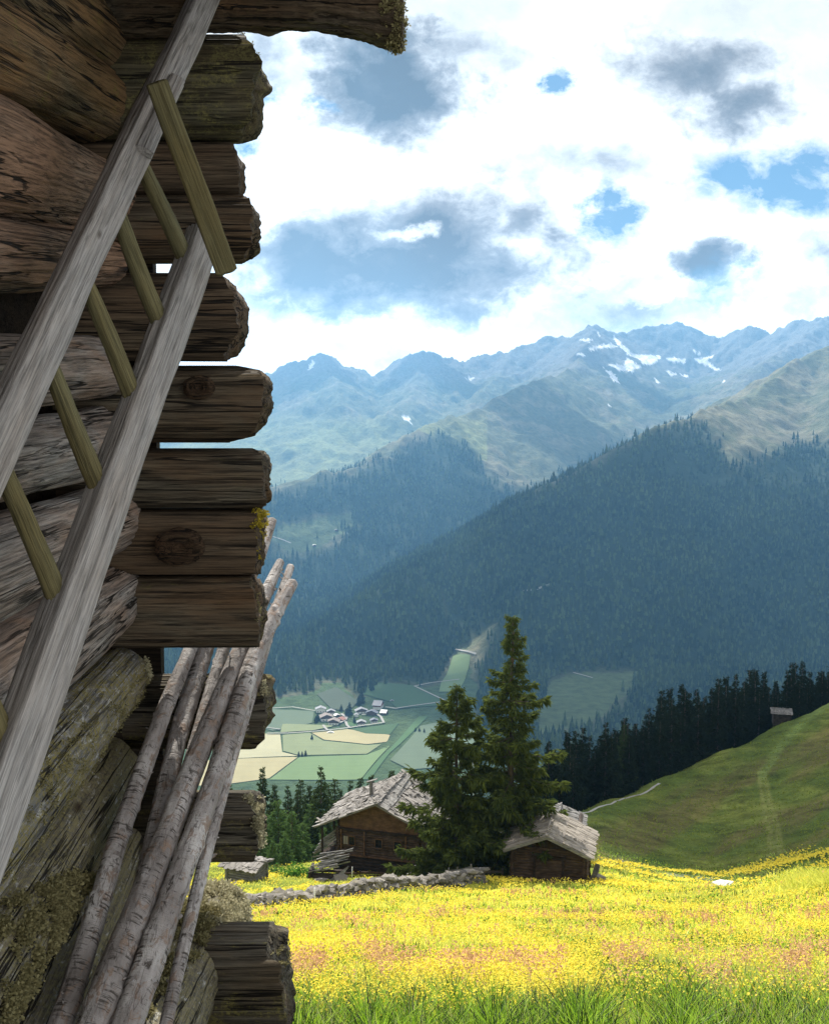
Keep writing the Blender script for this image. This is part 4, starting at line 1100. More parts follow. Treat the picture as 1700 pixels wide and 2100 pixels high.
# ------------------------------------------------------------------ meadow growth
def blades(px, Y, h, w, lean, mat, name, label, seg=2, cat_kind=True, zoff=0.):
    n = len(px); P = G(px, Y); a = rng.uniform(0, 2 * math.pi, n); lx = rng.normal(0, lean, n) * h; ly = rng.normal(0, lean, n) * h
    dx, dy = np.cos(a) * w, np.sin(a) * w
    rows = []
    for k in range(seg + 1):
        t = k / seg; ww = (1 - t) ** .7 if k < seg else 0.0
        c = P + np.stack([lx * t * t, ly * t * t, h * t * (1 - .12 * t) + zoff - .03], 1)
        if k < seg:
            rows.append(c - np.stack([dx * ww, dy * ww, 0 * dx], 1)); rows.append(c + np.stack([dx * ww, dy * ww, 0 * dx], 1))
        else: rows.append(c)
    V = np.stack(rows, 1).reshape(-1, 3); nv = seg * 2 + 1
    base_ = (np.arange(n) * nv)[:, None]
    Q = [base_ + np.array([[2 * k, 2 * k + 1, 2 * k + 3, 2 * k + 2]]) for k in range(seg - 1)]
    T = base_ + np.array([[2 * seg - 2, 2 * seg - 1, 2 * seg]])
    Fc = ([np.concatenate(Q)] if Q else []) + [T]
    o = obj(name, np_mesh(name, V, Fc, M[mat])); return tag(o, label, kind='stuff')

def img_scatter(n, px0, px1, py0, py1, ymin=5.5, ymax=92, weight=None):
    """n points spread over the meadow, thinning with distance"""
    px = rng.uniform(px0, px1, n * 3); py = rng.uniform(py0, py1, n * 3)
    mask = (YS > ymin) & (YS < ymax); ys = YS[mask]
    col_ = np.clip(((px + 200) / 5).astype(int) + 24, 0, len(PXS) - 1)
    sub = PYG[:, mask]
    # invert the (nearly monotonic) profile column by column in bins
    Y = np.full(px.shape, np.nan)
    for c in np.unique(col_):
        k = col_ == c; pr = np.minimum.accumulate(sub[c])
        Y[k] = np.interp(-py[k], -pr, ys)
    u = rng.random(px.shape); 
    ok = (Y > ymin * 1.01) & (Y < ymax * .99)
    if weight is not None: ok &= rng.random(px.shape) < weight(px, py, Y)
    px, py, Y = px[ok][:n], py[ok][:n], Y[ok][:n]
    Y = Y * (1 + rng.normal(0, .012, len(Y))); px = px + rng.normal(0, 3, len(px))
    return px, py, Y
Lx, Rx = 330, 1800
def wallY(px): return np.interp(px, [478, 980, 1000, 1230, 1240], [49.5, 73.7, 78, 76, 92])
def infield(px, py, Y): return (Y < wallY(px)) * 1.0
def fx_noise(px, Y, s, sx=.35, sy=.12):
    P = G(px, Y); return fbm(P[:, 0] * sx, P[:, 1] * sy, 0, 3, s)
# tall green grass at the near edge
px, py, Y = img_scatter(42000, Lx, Rx, 1935, 2230, 5.2, 22, lambda a, b_, c: (.03 + .97 * smooth(2030, 2110, b_ + 60 * pn(a * .012, b_ * .01, 0, 7))) * (.35 + .65 * (pn(a * .02, c * .7, 0, 8) > -.1)))
hh_ = rng.uniform(.10, .32, len(px)) * (1 + .6 * np.maximum(0, pn(px * .018, Y * .5, 0, 12)))
blades(px, Y, hh_, .0045 + .0008 * Y / 6, .35, 'grass_green', 'grass', 'tall green grass along the near edge of the meadow', 3)
px, py, Y = img_scatter(9000, Lx, Rx, 1985, 2230, 5.2, 14)
blades(px, Y, rng.uniform(.06, .2, len(px)), .013, .5, 'grass_green', 'grass', 'broad leaved herbs low in the near grass', 3)
px, py, Y = img_scatter(3200, Lx, Rx, 1900, 2200, 5.2, 30)
blades(px, Y, rng.uniform(.22, .42, len(px)), .0028 + .0005 * Y / 6, .3, 'grass_straw', 'grass', 'pale straw stalks rising above the near grass', 3)
M['grass_dark'] = leaf('grass_dark', (.008, .028, .003), (.03, .075, .007), .25)
px, py, Y = img_scatter(14000, Lx, Rx, 2010, 2230, 5.2, 11, lambda a, b_, c: smooth(.0, .3, pn(a * .014, c * .8, 0, 33)) * smooth(2030, 2090, b_))
blades(px, Y, rng.uniform(.08, .24, len(px)), .0075, .45, 'grass_dark', 'grass', 'dark green clumps low in the near grass', 3)
# yellow green sward further out
px, py, Y = img_scatter(90000, Lx, Rx, 1800, 2170, 5.6, 80, infield)
blades(px, Y, rng.uniform(.10, .26, len(px)) * (.8 + Y / 120), .004 + .0006 * Y, .4, 'grass_yellow', 'grass', 'yellow green grass of the flowering meadow', 2)
px, py, Y = img_scatter(26000, Lx, Rx, 1800, 2080, 7, 80, lambda a, b_, c: infield(a, b_, c) * smooth(-.1, .25, fx_noise(a, c, 14, .5, .2)))
blades(px, Y, rng.uniform(.12, .3, len(px)) * (.8 + Y / 120), .004 + .0006 * Y, .4, 'grass_green', 'grass', 'greener tufts between the meadow flowers', 2)
# behind the wall and on the gully banks
px, py, Y = img_scatter(20000, Lx, 1060, 1764, 1870, 48, 118, lambda a, b_, c: (c > wallY(a) + .6) * 1.0)
blades(px, Y, rng.uniform(.12, .3, len(px)), .035, .5, 'grass_yellow', 'grass', 'short pale grass behind the stone wall', 2)
px, py, Y = img_scatter(9000, 1180, 1800, 1740, 1835, 66, 112)
blades(px, Y, rng.uniform(.12, .32, len(px)), .035, .5, 'grass_green', 'grass', 'grass on the banks of the gully', 2)
px, py, Y = img_scatter(6000, 1540, 1800, 1790, 1850, 48, 74, lambda a, b_, c: smooth(1560, 1640, a))
blades(px, Y, rng.uniform(.3, .75, len(px)), .05, .5, 'grass_yellow', 'grass', 'lush tall weeds on the bank at the right edge of the meadow', 2)
px, py, Y = img_scatter(6000, 1150, 1800, 1430, 1810, 86, 270)
blades(px, Y, rng.uniform(.15, .45, len(px)), .05 + .0004 * Y, .6, 'grass_hill', 'grass', 'dim summer grass on the hillside', 2)
px, py, Y = img_scatter(26000, -195, Lx, 1800, 2150, 6, 80)
blades(px, Y, rng.uniform(.12, .28, len(px)) * (.8 + Y / 120), .004 + .0007 * Y, .4, 'grass_yellow', 'grass', 'yellow green grass of the meadow below the barn', 2)
# flowers
def petals(px, Y, h, s, mat, name, label, tilt=.5):
    n = len(px); P = G(px, Y) + np.stack([0 * h, 0 * h, h], 1)
    K = 5; ang = np.arange(K) * 2 * math.pi / K
    t1, t2 = rng.normal(0, tilt, n), rng.normal(0, tilt, n)
    V = np.stack([np.cos(ang)[None] * s[:, None], np.sin(ang)[None] * s[:, None], (t1[:, None] * np.cos(ang) + t2[:, None] * np.sin(ang)) * s[:, None] + s[:, None] * .25], -1) + P[:, None]
    c = P[:, None] 
    V = np.concatenate([V, c], 1).reshape(-1, 3)
    f = np.array([[k, (k + 1) % K, K] for k in range(K)])
    Fc = (f[None] + (np.arange(n) * (K + 1))[:, None, None]).reshape(-1, 3)
    return tag(obj(name, np_mesh(name, V, Fc, M[mat])), label, kind='stuff')
def wyel(a, b_, c): return infield(a, b_, c) * (.18 + .82 * smooth(-.25, .25, fx_noise(a, c, 17))) * (1 - .8 * smooth(2010, 2110, b_)) * (.35 + .65 * smooth(-.2, .15, fx_noise(a, c, 27, 1.1, .5)))
px, py, Y = img_scatter(72000, Lx, Rx, 1800, 2125, 6.2, 80, wyel)
petals(px, Y, rng.uniform(.16, .34, len(px)) * (.8 + Y / 120), (.0035 + .00050 * Y) * rng.uniform(.6, 1.4, len(px)), 'petal', 'meadow_flowers', 'countless yellow buttercups across the meadow')
px, py, Y = img_scatter(20000, -195, Lx, 1800, 2125, 6.2, 80)
petals(px, Y, rng.uniform(.16, .34, len(px)) * (.8 + Y / 120), (.0035 + .00055 * Y) * rng.uniform(.6, 1.4, len(px)), 'petal', 'meadow_flowers', 'yellow buttercups of the meadow below the barn')
px, py, Y = img_scatter(9000, 1000, 1800, 1745, 1832, 60, 108, lambda a, b_, c: smooth(-.1, .3, fx_noise(a, c, 18, .1, .3)) * (c > 74))
petals(px, Y, rng.uniform(.2, .4, len(px)), .07 + .05 * rng.random(len(px)), 'petal', 'meadow_flowers', 'yellow flowers on the banks of the gully')
px, py, Y = img_scatter(5000, Lx, 1060, 1764, 1860, 48, 112, lambda a, b_, c: (c > wallY(a) + .6) * smooth(0, .3, fx_noise(a, c, 19)))
petals(px, Y, rng.uniform(.15, .3, len(px)), .05 + .03 * rng.random(len(px)), 'petal', 'meadow_flowers', 'scattered yellow flowers behind the stone wall')
px, py, Y = img_scatter(90, Lx, Rx, 1990, 2150, 5.5, 10)
petals(px, Y, rng.uniform(.12, .3, len(px)), .007 + .006 * rng.random(len(px)), 'petal', 'meadow_flowers', 'larger yellow flower heads in the near grass', .7)
def sorrel_band(a, b_, c):
    band = np.exp(-((b_ - 1893 - 8 * np.sin(a * .01)) / 12.) ** 2) * .9 + np.exp(-((b_ - 2005 - 14 * np.sin(a * .013 + 1)) / 24.) ** 2) * 1.0 + np.exp(-((b_ - 1932) / 8.) ** 2) * .25 + .05 + np.exp(-((a - 1080) / 90.) ** 2 - ((b_ - 1838) / 7.) ** 2) * .8
    return infield(a, b_, c) * np.clip(band, 0, 1) * smooth(-.3, .25, pn(a * .012, c * .25, 0, 23))
px, py, Y = img_scatter(5200, Lx, Rx, 1815, 2080, 7, 80, sorrel_band)
def sorrel(px, Y):
    n = len(px); K = 9; P = G(px, Y); h = rng.uniform(.26, .42, n) * (.9 + Y / 150)
    k = np.arange(K) / K; sz = (.008 + .0009 * Y)[:, None]
    c = P[:, None] + np.stack([rng.normal(0, .02, (n, K)), rng.normal(0, .02, (n, K)), h[:, None] * (.45 + .55 * k)[None]], -1)
    d = rng.normal(size=(n, K, 3)); d /= np.linalg.norm(d, axis=-1)[..., None]; e = np.cross(d, rng.normal(size=(n, K, 3))); e /= np.linalg.norm(e, axis=-1)[..., None]
    q = np.stack([c - d * sz[..., None], c + e * sz[..., None] * .6, c + d * sz[..., None], c - e * sz[..., None] * .6], 2).reshape(-1, 3)
    return tag(obj('sorrel', np_mesh('sorrel', q, np.arange(n * K * 4).reshape(-1, 4), M['sorrel'])), 'reddish flowering sorrel in drifts across the meadow', kind='stuff')
sorrel(px, Y)

# ------------------------------------------------------------------ the log barn
def log_verts(L, rad, nt, nth, seed, p=2., ay=1., az=1., crack=.010, lump=.03, endfn=None, rag=.01, xs=None, groove=0.):
    """timber along +X; rad(t) gives the radius; returns verts, faces"""
    t = np.linspace(0, 1, nt) if xs is None else xs
    th = np.linspace(0, 2 * math.pi, nth, endpoint=False)
    T, A = np.meshgrid(t, th, indexing='ij')
    su = (np.abs(np.cos(A)) ** p + np.abs(np.sin(A)) ** p) ** (-1 / p)
    r = rad(T)
    cy, cz = np.cos(A), np.sin(A)
    X_ = T * L
    low = fbm(X_ * 1.6, cy * 1.1, cz * 1.1, 3, seed)
    n1 = pn(X_ * .22, cy * 4.2 + .06 * low, cz * 4.2, seed + 3); n2 = pn(X_ * .3, cy * 7.5, cz * 7.5, seed + 5)
    cr = np.exp(-(n1 / .035) ** 2) * smooth(-.1, .35, pn(X_ * 1.3, cy * 2, cz * 2, seed + 6)) + .5 * np.exp(-(n2 / .05) ** 2)
    fine = fbm(X_ * 1.5, cy * 14, cz * 14, 3, seed + 8)
    med = pn(X_ * 5, cy * 3, cz * 3, seed + 9)
    gr = np.abs(pn(X_ * .4, cy * 9, cz * 9, seed + 11))
    rr = r * su * (1 + lump * low * 2) - crack * cr * (.35 + .65 * smooth(.0, .3, pn(X_ * .9, cy * 1.5, cz * 1.5, seed + 21))) + .0025 * fine + .004 * med - groove * np.exp(-(gr / .07) ** 2)
    yv, zv = ay * rr * cy, az * rr * cz
    xv = X_.copy()
    if endfn is not None:
        zr = np.clip(zv / (az * r), -1, 1)
        xv = T * (L + endfn(zr)) + 0
        edge = smooth(.96, 1, T); xv = xv + edge * rag * fbm(cy * 2.5, cz * 2.5, zv * 14, 4, seed + 13, .6) * 1.1
    V = np.stack([xv, yv, zv], -1)
    caps = []
    for ti, sg in ((0, -1), (nt - 1, 1)):
        pass
    rows = [V[i] for i in range(nt)]
    def cap_rows(ring, sg):
        out = []; c = ring.mean(0)
        for k, f in enumerate((.93, .72, .45, .2, .02)):
            q = c + (ring - c) * f
            q[:, 0] = c[0] * (1 - f) + ring[:, 0] * f if False else ring[:, 0] * f + np.mean(ring[:, 0]) * (1 - f)
            q[:, 0] += sg * (.004 * (k > 0)) + rag * .7 * fbm(q[:, 1] * 40, q[:, 2] * 40, q[:, 0] * 0, 2, seed + 17)
            out.append(q)
        return out
    rows = list(reversed(cap_rows(V[0], -1))) + rows + cap_rows(V[-1], 1)
    W = np.concatenate(rows); return W, grid_faces(len(rows), nth, True)[:, ::-1]

ORG = Vector((-1.6, 3.6, -3.6))
barn = empty('log_barn', ORG); tag(barn, 'weathered log barn corner with mossy projecting timber ends filling the left side', 'barn')
def place(name, V, Fc, mat, parent, P0, direction=None, roll=0, sm=True, root=ORG):
    o = obj(name, np_mesh(name, V, Fc, M[mat], sm), parent)
    o.location = Vector(P0) - (root if parent is not None else Vector((0, 0, 0)))
    if direction is not None:
        q = Vector(direction).to_track_quat('X', 'Z')
        if roll: q = q @ Quaternion((1, 0, 0), roll)
        o.rotation_mode = 'QUATERNION'; o.rotation_quaternion = q
    return o
LOGW = {}
def knot(px, py, Y_, r, parent_rec):
    n = 28; V_ = []; 
    c = at(px, py, Y_)
    for k, (f, dy) in enumerate([(1.3, .004), (1.0, -.005), (.8, -.007), (.62, .0), (.45, -.004), (.25, .003), (.02, .009)]):
        for j in range(n):
            a = 2 * math.pi * j / n; w_ = 1 + .16 * float(pn(math.cos(a) * 1.3, math.sin(a) * 1.3, k * .3, 77))
            V_.append((math.cos(a) * r * f * w_ * 1.35, dy, math.sin(a) * r * f * w_))
    o = obj('knot', np_mesh('knot', V_, grid_faces(7, n, True), M['knot_wood'], True), parent_rec[0]); o.location = c - parent_rec[2]

# long wall logs: (yc at the left frame edge, diameter there px, yc at the corner, diameter there px, material, end Y)
YA, YB = 2.30, 3.50
LONG = [(-190, 190, 80, 150, 'log_olive', 3.60), (22, 215, 205, 150, 'log_olive', 3.58), (277, 318, 402, 122, 'log_brown', 3.60), (515, 172, 540, 84, 'log_brown', 3.52), (768, 168, 752, 112, 'log_grey', 3.50),
        (965, 176, 905, 150, 'log_grey', 3.52), (1205, 262, 1066, 140, 'log_grey', 3.62), (1492, 320, 1226, 130, 'log_grey', 3.62), (1785, 262, 1400, 135, 'log_lichen', 3.64), (2095, 290, 1590, 165, 'log_moss', 3.62), (2420, 330, 1760, 170, 'log_moss', 3.6)]
for i, (ya, da, yb, db, mt, ye) in enumerate(LONG):
    kk = 1.06 if i < 5 else .97
    ra, rb = da * YA / F / 2 * kk, db * YB / F / 2 * kk
    A = Vector((-.905 - ra, YA, at(0, ya, YA).z)); B = Vector((-.90 - rb, YB, at(300, yb, YB).z))
    if i == 9: A.x -= .03; B.x -= .03
    d = (B - A); k0 = (.35 - YA) / d.y; k1 = (ye - YA) / d.y
    S = A + d * k0; E = A + d * k1; L = (E - S).length
    f0 = -k0 / (k1 - k0)
    rf_ = lambda T, ra=ra, rb=rb, f0=f0: np.maximum(.03, ra + (rb - ra) * (T - f0) / (1 - f0)) * (1 - .35 * smooth(.975, 1.0, T)) if True else 0
    V, Fc = log_verts(L, rf_, 230, 120, 200 + i, 2.0, 1, 1, .012 if i < 9 else .008, .035, None, .012)
    o = place('wall_log', V, Fc, mt, barn, S, d)
    LOGW[i] = (o, V, S, d)
# boards added to close the barn, near black as shade in the log gaps
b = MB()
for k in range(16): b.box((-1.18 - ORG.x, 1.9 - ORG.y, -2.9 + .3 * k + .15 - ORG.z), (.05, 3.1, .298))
b.build('gap_boards', M['dark_wood'], barn)
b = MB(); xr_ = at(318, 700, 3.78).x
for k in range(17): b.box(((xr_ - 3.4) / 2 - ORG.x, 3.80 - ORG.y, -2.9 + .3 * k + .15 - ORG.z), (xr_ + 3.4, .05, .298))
b.build('gap_boards', M['dark_wood'], barn)

# crossing timbers with their free ends: top, bottom, right edge profile (0 top .. 1 bottom -> px), material, squareness
CROSS = [(46, 272, [(0, 478), (.05, 500), (.18, 522), (.36, 543), (.42, 541), (.47, 523), (.85, 519), (.93, 500), (1, 474)], 'end_olive', 2.7, 3.58),
         (272, 388, [(0, 462), (.15, 474), (.4, 484), (.75, 485), (1, 482)], 'end_brown', 2.5, 3.60),
         (386, 527, [(0, 492), (.08, 508), (.2, 518), (.8, 517), (.92, 502), (1, 480)], 'end_dark', 3.0, 3.58),
         (546, 738, [(0, 440), (.1, 462), (.25, 482), (.5, 491), (.72, 489), (.9, 472), (1, 452)], 'end_brown', 2.8, 3.58),
         (742, 912, [(0, 470), (.05, 520), (.14, 543), (.3, 545), (.55, 543), (.78, 528), (.92, 505), (1, 455)], 'end_dark', 2.7, 3.57),
         (920, 1050, [(0, 505), (.06, 534), (.2, 537), (.6, 540), (.92, 538), (1, 530)], 'end_dark', 3.2, 3.58),
         (1050, 1188, [(0, 526), (.2, 528), (.5, 526), (.85, 522), (1, 522)], 'end_brown', 4.5, 3.58),
         (1188, 1342, [(0, 505), (.1, 514), (.3, 522), (.6, 530), (.9, 528), (1, 518)], 'end_dark', 3.4, 3.56),
         (1402, 1552, [(0, 520), (.06, 542), (.3, 549), (.6, 545), (.8, 540), (.95, 520), (1, 495)], 'end_grey', 3.2, 3.72),
         (1652, 1788, [(0, 500), (.08, 518), (.3, 530), (.7, 528), (.9, 522), (1, 508)], 'end_grey', 3.4, 3.62),
         (1942, 2140, [(0, 540), (.05, 545), (.12, 552), (.14, 576), (.3, 578), (.6, 582), (1, 594)], 'end_grey', 3.6, 3.40)]
CW = {}
for i, (tp, bt, prof, mt, pw, Yc) in enumerate(CROSS):
    cyp = (tp + bt) / 2
    hz = (at(450, tp, Yc - .12).z - at(450, bt, Yc - .12).z) / 2
    zc = (at(450, tp, Yc - .12).z + at(450, bt, Yc - .12).z) / 2
    xr = [at(px, cyp, Yc - .10).x for _, px in prof]
    x0 = -3.6 if i not in (8, 9, 10) else -1.0
    L = max(xr) - x0
    zr_ = [1 - 2 * a for a, _ in prof]
    fn = lambda z, zr_=zr_, xr=xr, x0=x0, L=L: np.interp(-z, [-q for q in zr_], [x - x0 - L for x in xr])
    ayr = min(.135, hz) / hz
    xs = np.concatenate([np.linspace(0, .45, 8), np.linspace(.5, 1, 170)]) if x0 < -2 else np.linspace(0, 1, 150)
    V, Fc = log_verts(L, lambda T, hz=hz: hz * 1.035 + 0 * T, 0, 128, 300 + i, pw, ayr, 1, .018, .026, fn, .010, xs, .006 if mt in ('end_grey', 'end_dark') else .003)
    o = place('end_log', V, Fc, mt, barn, (x0, Yc, zc))
    CW[i] = (o, V, Vector((x0, Yc, zc)), Vector((1, 0, 0)))
knot(368, 1122, 3.437, .048, CW[6]); knot(408, 795, 3.425, .03, CW[4])
# low sill log whose shaggy end stands out beside the bottom timber
A = at(448, 1868, 3.86); d = at(820, 760, 1.0).normalized()
B = at(300, 2150, 2.9)
dd = (A - B); S = B - dd * .8; L = (A - S).length
V, Fc = log_verts(L, lambda T: .118 * (1 - .2 * smooth(.95, 1, T)) + .02 * (1 - T), 200, 120, 340, 2.2, 1, 1, .012, .05, None, .02)
SILL = (place('sill_log', V, Fc, 'log_moss', barn, S, dd), V, S, dd)
# roof: eave beam with ragged end, boards above
def tube_path(pts, rad, nt, nth, seed, lump=.05, crack=.003, kn=None):
    pts = np.array([list(p) for p in pts], float); n = len(pts)
    s = np.linspace(0, n - 1, nt); P = np.stack([np.interp(s, np.arange(n), pts[:, k]) for k in range(3)], 1)
    if n > 2:
        k_ = np.hanning(2 * (nt // (n * 2)) + 3); k_ /= k_.sum(); h_ = len(k_) // 2
        Pp = np.concatenate([P[0] - (P[1] - P[0]) * np.arange(h_, 0, -1)[:, None], P, P[-1] + (P[-1] - P[-2]) * np.arange(1, h_ + 1)[:, None]])
        P = np.stack([np.convolve(Pp[:, k], k_, 'valid') for k in range(3)], 1)
    rr = np.interp(s, np.linspace(0, n - 1, len(rad)), rad)
    d = Vector(P[-1] - P[0]); q = d.to_track_quat('X', 'Z'); Rm = np.array(q.to_matrix())
    loc = (P - P[0]) @ Rm
    th = np.linspace(0, 2 * math.pi, nth, endpoint=False)
    T, A = np.meshgrid(loc[:, 0], th, indexing='ij')
    cy, cz = np.cos(A), np.sin(A)
    low = fbm(T * 3, cy, cz, 3, seed); fine = fbm(T * 25, cy * 3, cz * 3, 3, seed + 2); ax = pn(T * 1.2, cy * 4, cz * 4, seed + 4)
    R_ = rr[:, None] * (1 + lump * low + .05 * fine) - crack * np.exp(-(ax / .05) ** 2)
    if kn:
        r_ = np.random.default_rng(seed)
        for _ in range(kn):
            t0, a0 = r_.uniform(T.min(), T.max()), r_.uniform(0, 6.28)
            dA = np.angle(np.exp(1j * (A - a0)))
            R_ = R_ + rr[:, None] * r_.uniform(.08, .26) * np.exp(-((T - t0) / (rr[:, None] * .35)) ** 2 - (dA / .3) ** 2)
    V = np.stack([T, loc[:, 1:2] + R_ * cy, loc[:, 2:3] + R_ * cz], -1)
    c0 = np.repeat(V[0].mean(0)[None], nth, 0); c1 = np.repeat(V[-1].mean(0)[None], nth, 0)
    rows = [c0, (c0 + V[0]) / 2] + list(V) + [V[-1] * .55 + c1 * .45 + np.array([.004, 0, 0]), c1 + np.array([.006, 0, 0])]
    return np.concatenate(rows), grid_faces(len(rows), nth, True)[:, ::-1], Vector(P[0]), d
pts = [at(-800, 8, 3.45), at(250, 2, 3.45), at(450, -12, 3.45), at(640, -6, 3.45), at(735, 14, 3.45), at(826, 46, 3.45)]
V, Fc, P0, d = tube_path(pts, [.112, .110, .105, .10, .092, .082], 200, 72, 401, .09, .012, 5)
BEAM = (place('eave_beam', V, Fc, 'end_dark', barn, P0, d), V, P0, d)
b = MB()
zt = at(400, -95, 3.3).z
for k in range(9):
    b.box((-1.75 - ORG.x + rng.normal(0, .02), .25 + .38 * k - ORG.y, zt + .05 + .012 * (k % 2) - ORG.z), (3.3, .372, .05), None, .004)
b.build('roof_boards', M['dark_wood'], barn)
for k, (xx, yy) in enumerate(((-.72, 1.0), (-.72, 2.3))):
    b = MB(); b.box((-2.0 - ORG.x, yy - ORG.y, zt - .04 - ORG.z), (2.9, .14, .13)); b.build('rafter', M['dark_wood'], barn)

# ------------------------------------------------------------------ shaggy lichen and moss on the timbers
def tufts(pts, nrm, n_each, rad, sz, mat, name, parent, label=None):
    """curly lichen: many tiny blades around each centre"""
    pts = np.asarray(pts, float); nrm = np.asarray(nrm, float)
    c = np.repeat(pts, n_each, 0); nn = np.repeat(nrm, n_each, 0); n = len(c)
    off = rng.normal(0, 1, (n, 3)) * rad * .55; 
    dn = (off * nn).sum(1, keepdims=True); off = off - nn * np.minimum(dn, 0) * 1.6
    p = c + off
    d = nn * .8 + rng.normal(0, .8, (n, 3)); d /= np.linalg.norm(d, axis=1)[:, None]
    s = np.cross(d, rng.normal(size=(n, 3))); s /= np.linalg.norm(s, axis=1)[:, None]
    z = sz * rng.uniform(.5, 1.5, (n, 1))
    q = np.stack([p, p + d * z * .6 + s * z * .32, p + d * z, p + d * z * .6 - s * z * .32], 1).reshape(-1, 3)
    o = obj(name, np_mesh(name, q - np.array(ORG), np.arange(n * 4).reshape(n, 4), M[mat]), None)
    # child of the timber, vertices already in barn space
    o.parent = parent; o.matrix_parent_inverse = Matrix.Identity(4)
    q_ = parent.rotation_quaternion if parent.rotation_mode == 'QUATERNION' else parent.rotation_euler.to_quaternion()
    mw = Matrix.Translation(parent.location) @ q_.to_matrix().to_4x4()
    o.matrix_basis = mw.inverted()
    o['kind'] = 'stuff'
    return o
def world_of(rec):
    o, V, S, d = rec
    q = o.rotation_quaternion.to_matrix() if o.rotation_mode == 'QUATERNION' else Matrix.Identity(3)
    return V @ np.array(q).T + np.array(S)
def surface_tufts(rec, poly, dens, n_each, rad, sz, mat, thr=0., seed=1, face=True, maxn=900, fscale=18):
    W = world_of(rec); fxp, fyp = proj(W)
    o, V, S, d = rec
    ax = np.array(Vector(d).normalized()); rel = W - np.array(S); nr = rel - (rel @ ax)[:, None] * ax
    nr /= np.linalg.norm(nr, axis=1)[:, None] + 1e-9
    vis = (nr * W).sum(1) < 0 if face else np.ones(len(W), bool)
    k = in_poly(fxp, fyp, poly) & vis & (fbm(W[:, 0] * fscale, W[:, 1] * fscale, W[:, 2] * fscale, 3, seed) > thr)
    idx = np.where(k)[0]
    if len(idx) == 0: print('no tufts', mat, poly[0]); return
    idx = rng.choice(idx, min(maxn, int(len(idx) * dens) + 1), replace=False)
    return tufts(W[idx] + nr[idx] * rad * .1, nr[idx], n_each, rad, sz, mat, 'lichen', rec[0])
# bottom left log: thick olive cushions
surface_tufts(LOGW[9], [(-40, 1880), (60, 1830), (150, 1790), (210, 1800), (170, 1960), (110, 2140), (-40, 2140)], .9, 42, .015, .0085, 'lichen_olive', -.05, 3, True, 1500, 14)
surface_tufts(LOGW[8], [(0, 1640), (300, 1370), (330, 1400), (120, 1760), (0, 1850)], .5, 8, .007, .006, 'lichen_olive', .12, 4, True, 1100, 22)
surface_tufts(SILL, [(380, 1790), (520, 1790), (520, 1900), (440, 1910), (400, 1850)], .9, 46, .016, .0095, 'lichen_pale', -.2, 5, False, 420, 16)
surface_tufts(SILL, [(250, 1900), (400, 1850), (460, 1880), (380, 2000), (250, 2140)], .8, 24, .013, .010, 'lichen_olive', .0, 6, True, 700, 14)
surface_tufts(CW[9], [(395, 1630), (540, 1640), (540, 1730), (500, 1730), (500, 1668), (395, 1668)], .8, 26, .012, .010, 'lichen_pale', .05, 7, False, 150, 24)
surface_tufts(CW[8], [(535, 1395), (556, 1395), (556, 1425), (535, 1425)], .9, 26, .010, .008, 'lichen_pale', -.2, 8, False, 22)
surface_tufts(CW[6], [(515, 1050), (545, 1050), (545, 1085), (515, 1085)], .9, 30, .012, .010, 'moss_yellow', -.3, 9, False, 22)
surface_tufts(CW[6], [(515, 1085), (545, 1085), (545, 1150), (518, 1150)], .7, 16, .006, .006, 'moss_yellow', .1, 10, False, 14)
surface_tufts(CW[7], [(500, 1188), (545, 1188), (545, 1330), (500, 1330)], .4, 14, .007, .006, 'lichen_olive', .15, 11, False, 40)
surface_tufts(CW[7], [(305, 1225), (365, 1225), (360, 1300), (310, 1300)], .9, 26, .012, .012, 'lichen_pale', -.9, 12, True, 34)
surface_tufts(LOGW[7], [(290, 1170), (360, 1170), (360, 1300), (300, 1300)], .7, 16, .009, .009, 'lichen_pale', .1, 13, False, 40)
surface_tufts(LOGW[8], [(290, 1325), (380, 1325), (380, 1420), (310, 1420)], .7, 18, .009, .009, 'lichen_pale', .15, 14, False, 50)
surface_tufts(CW[10], [(370, 1930), (600, 1930), (600, 1985), (370, 1985)], .6, 14, .008, .008, 'lichen_olive', .1, 15, False, 160)
surface_tufts(CW[0], [(470, 60), (550, 60), (550, 160), (515, 160)], .4, 12, .006, .006, 'lichen_olive', .1, 16, False, 60)
surface_tufts(BEAM, [(780, -20), (845, -20), (845, 105), (780, 105)], .8, 16, .008, .009, 'lichen_olive', -.1, 17, False, 160)

# ------------------------------------------------------------------ ladder
ROLL = -.45
LY = lambda t: 1 / (1 / 2.78 + (1 / 2.10 - 1 / 2.78) * t)
r1 = [at(285, 330, 2.78), at(0, 960, 2.10)]; r2 = [at(390, 558, 2.78), at(135, 1262, 2.10)]
r1o = list(r1); r1 = [at(285 - 20, 330, 2.78), at(0 - 28, 960, 2.10)]
lad = empty('wooden_ladder', r2[1] + (r2[1] - r2[0]) * 1.2); tag(lad, 'grey wooden ladder leaning against the log barn wall', 'ladder')
LO = lad.location.copy()
def rail(a, b_, ta, tb, w0, w1, dpt, seed):
    d = (b_ - a); S = a + d * tb; E = a + d * ta; L = (E - S).length
    V, Fc = log_verts(L, lambda T: (w0 + (w1 - w0) * T) / 2, 260, 64, seed, 7., dpt, 1, .006, .022, None, .004)
    return S, E - S, V, Fc
def put_rail(name, a, b_, ta, tb, w0, w1, dpt, seed, roll, mat='rail_wood'):
    S, d, V, Fc = rail(a, b_, ta, tb, w0, w1, dpt, seed)
    return place(name, V, Fc, mat, lad, S, d, roll, True, LO)
put_rail('rail', r1[0], r1[1], -.95, 1.9, .088, .076, .80, 501, ROLL)
put_rail('rail', r2[0], r2[1], -.145, 2.3, .092, .078, .85, 502, ROLL)
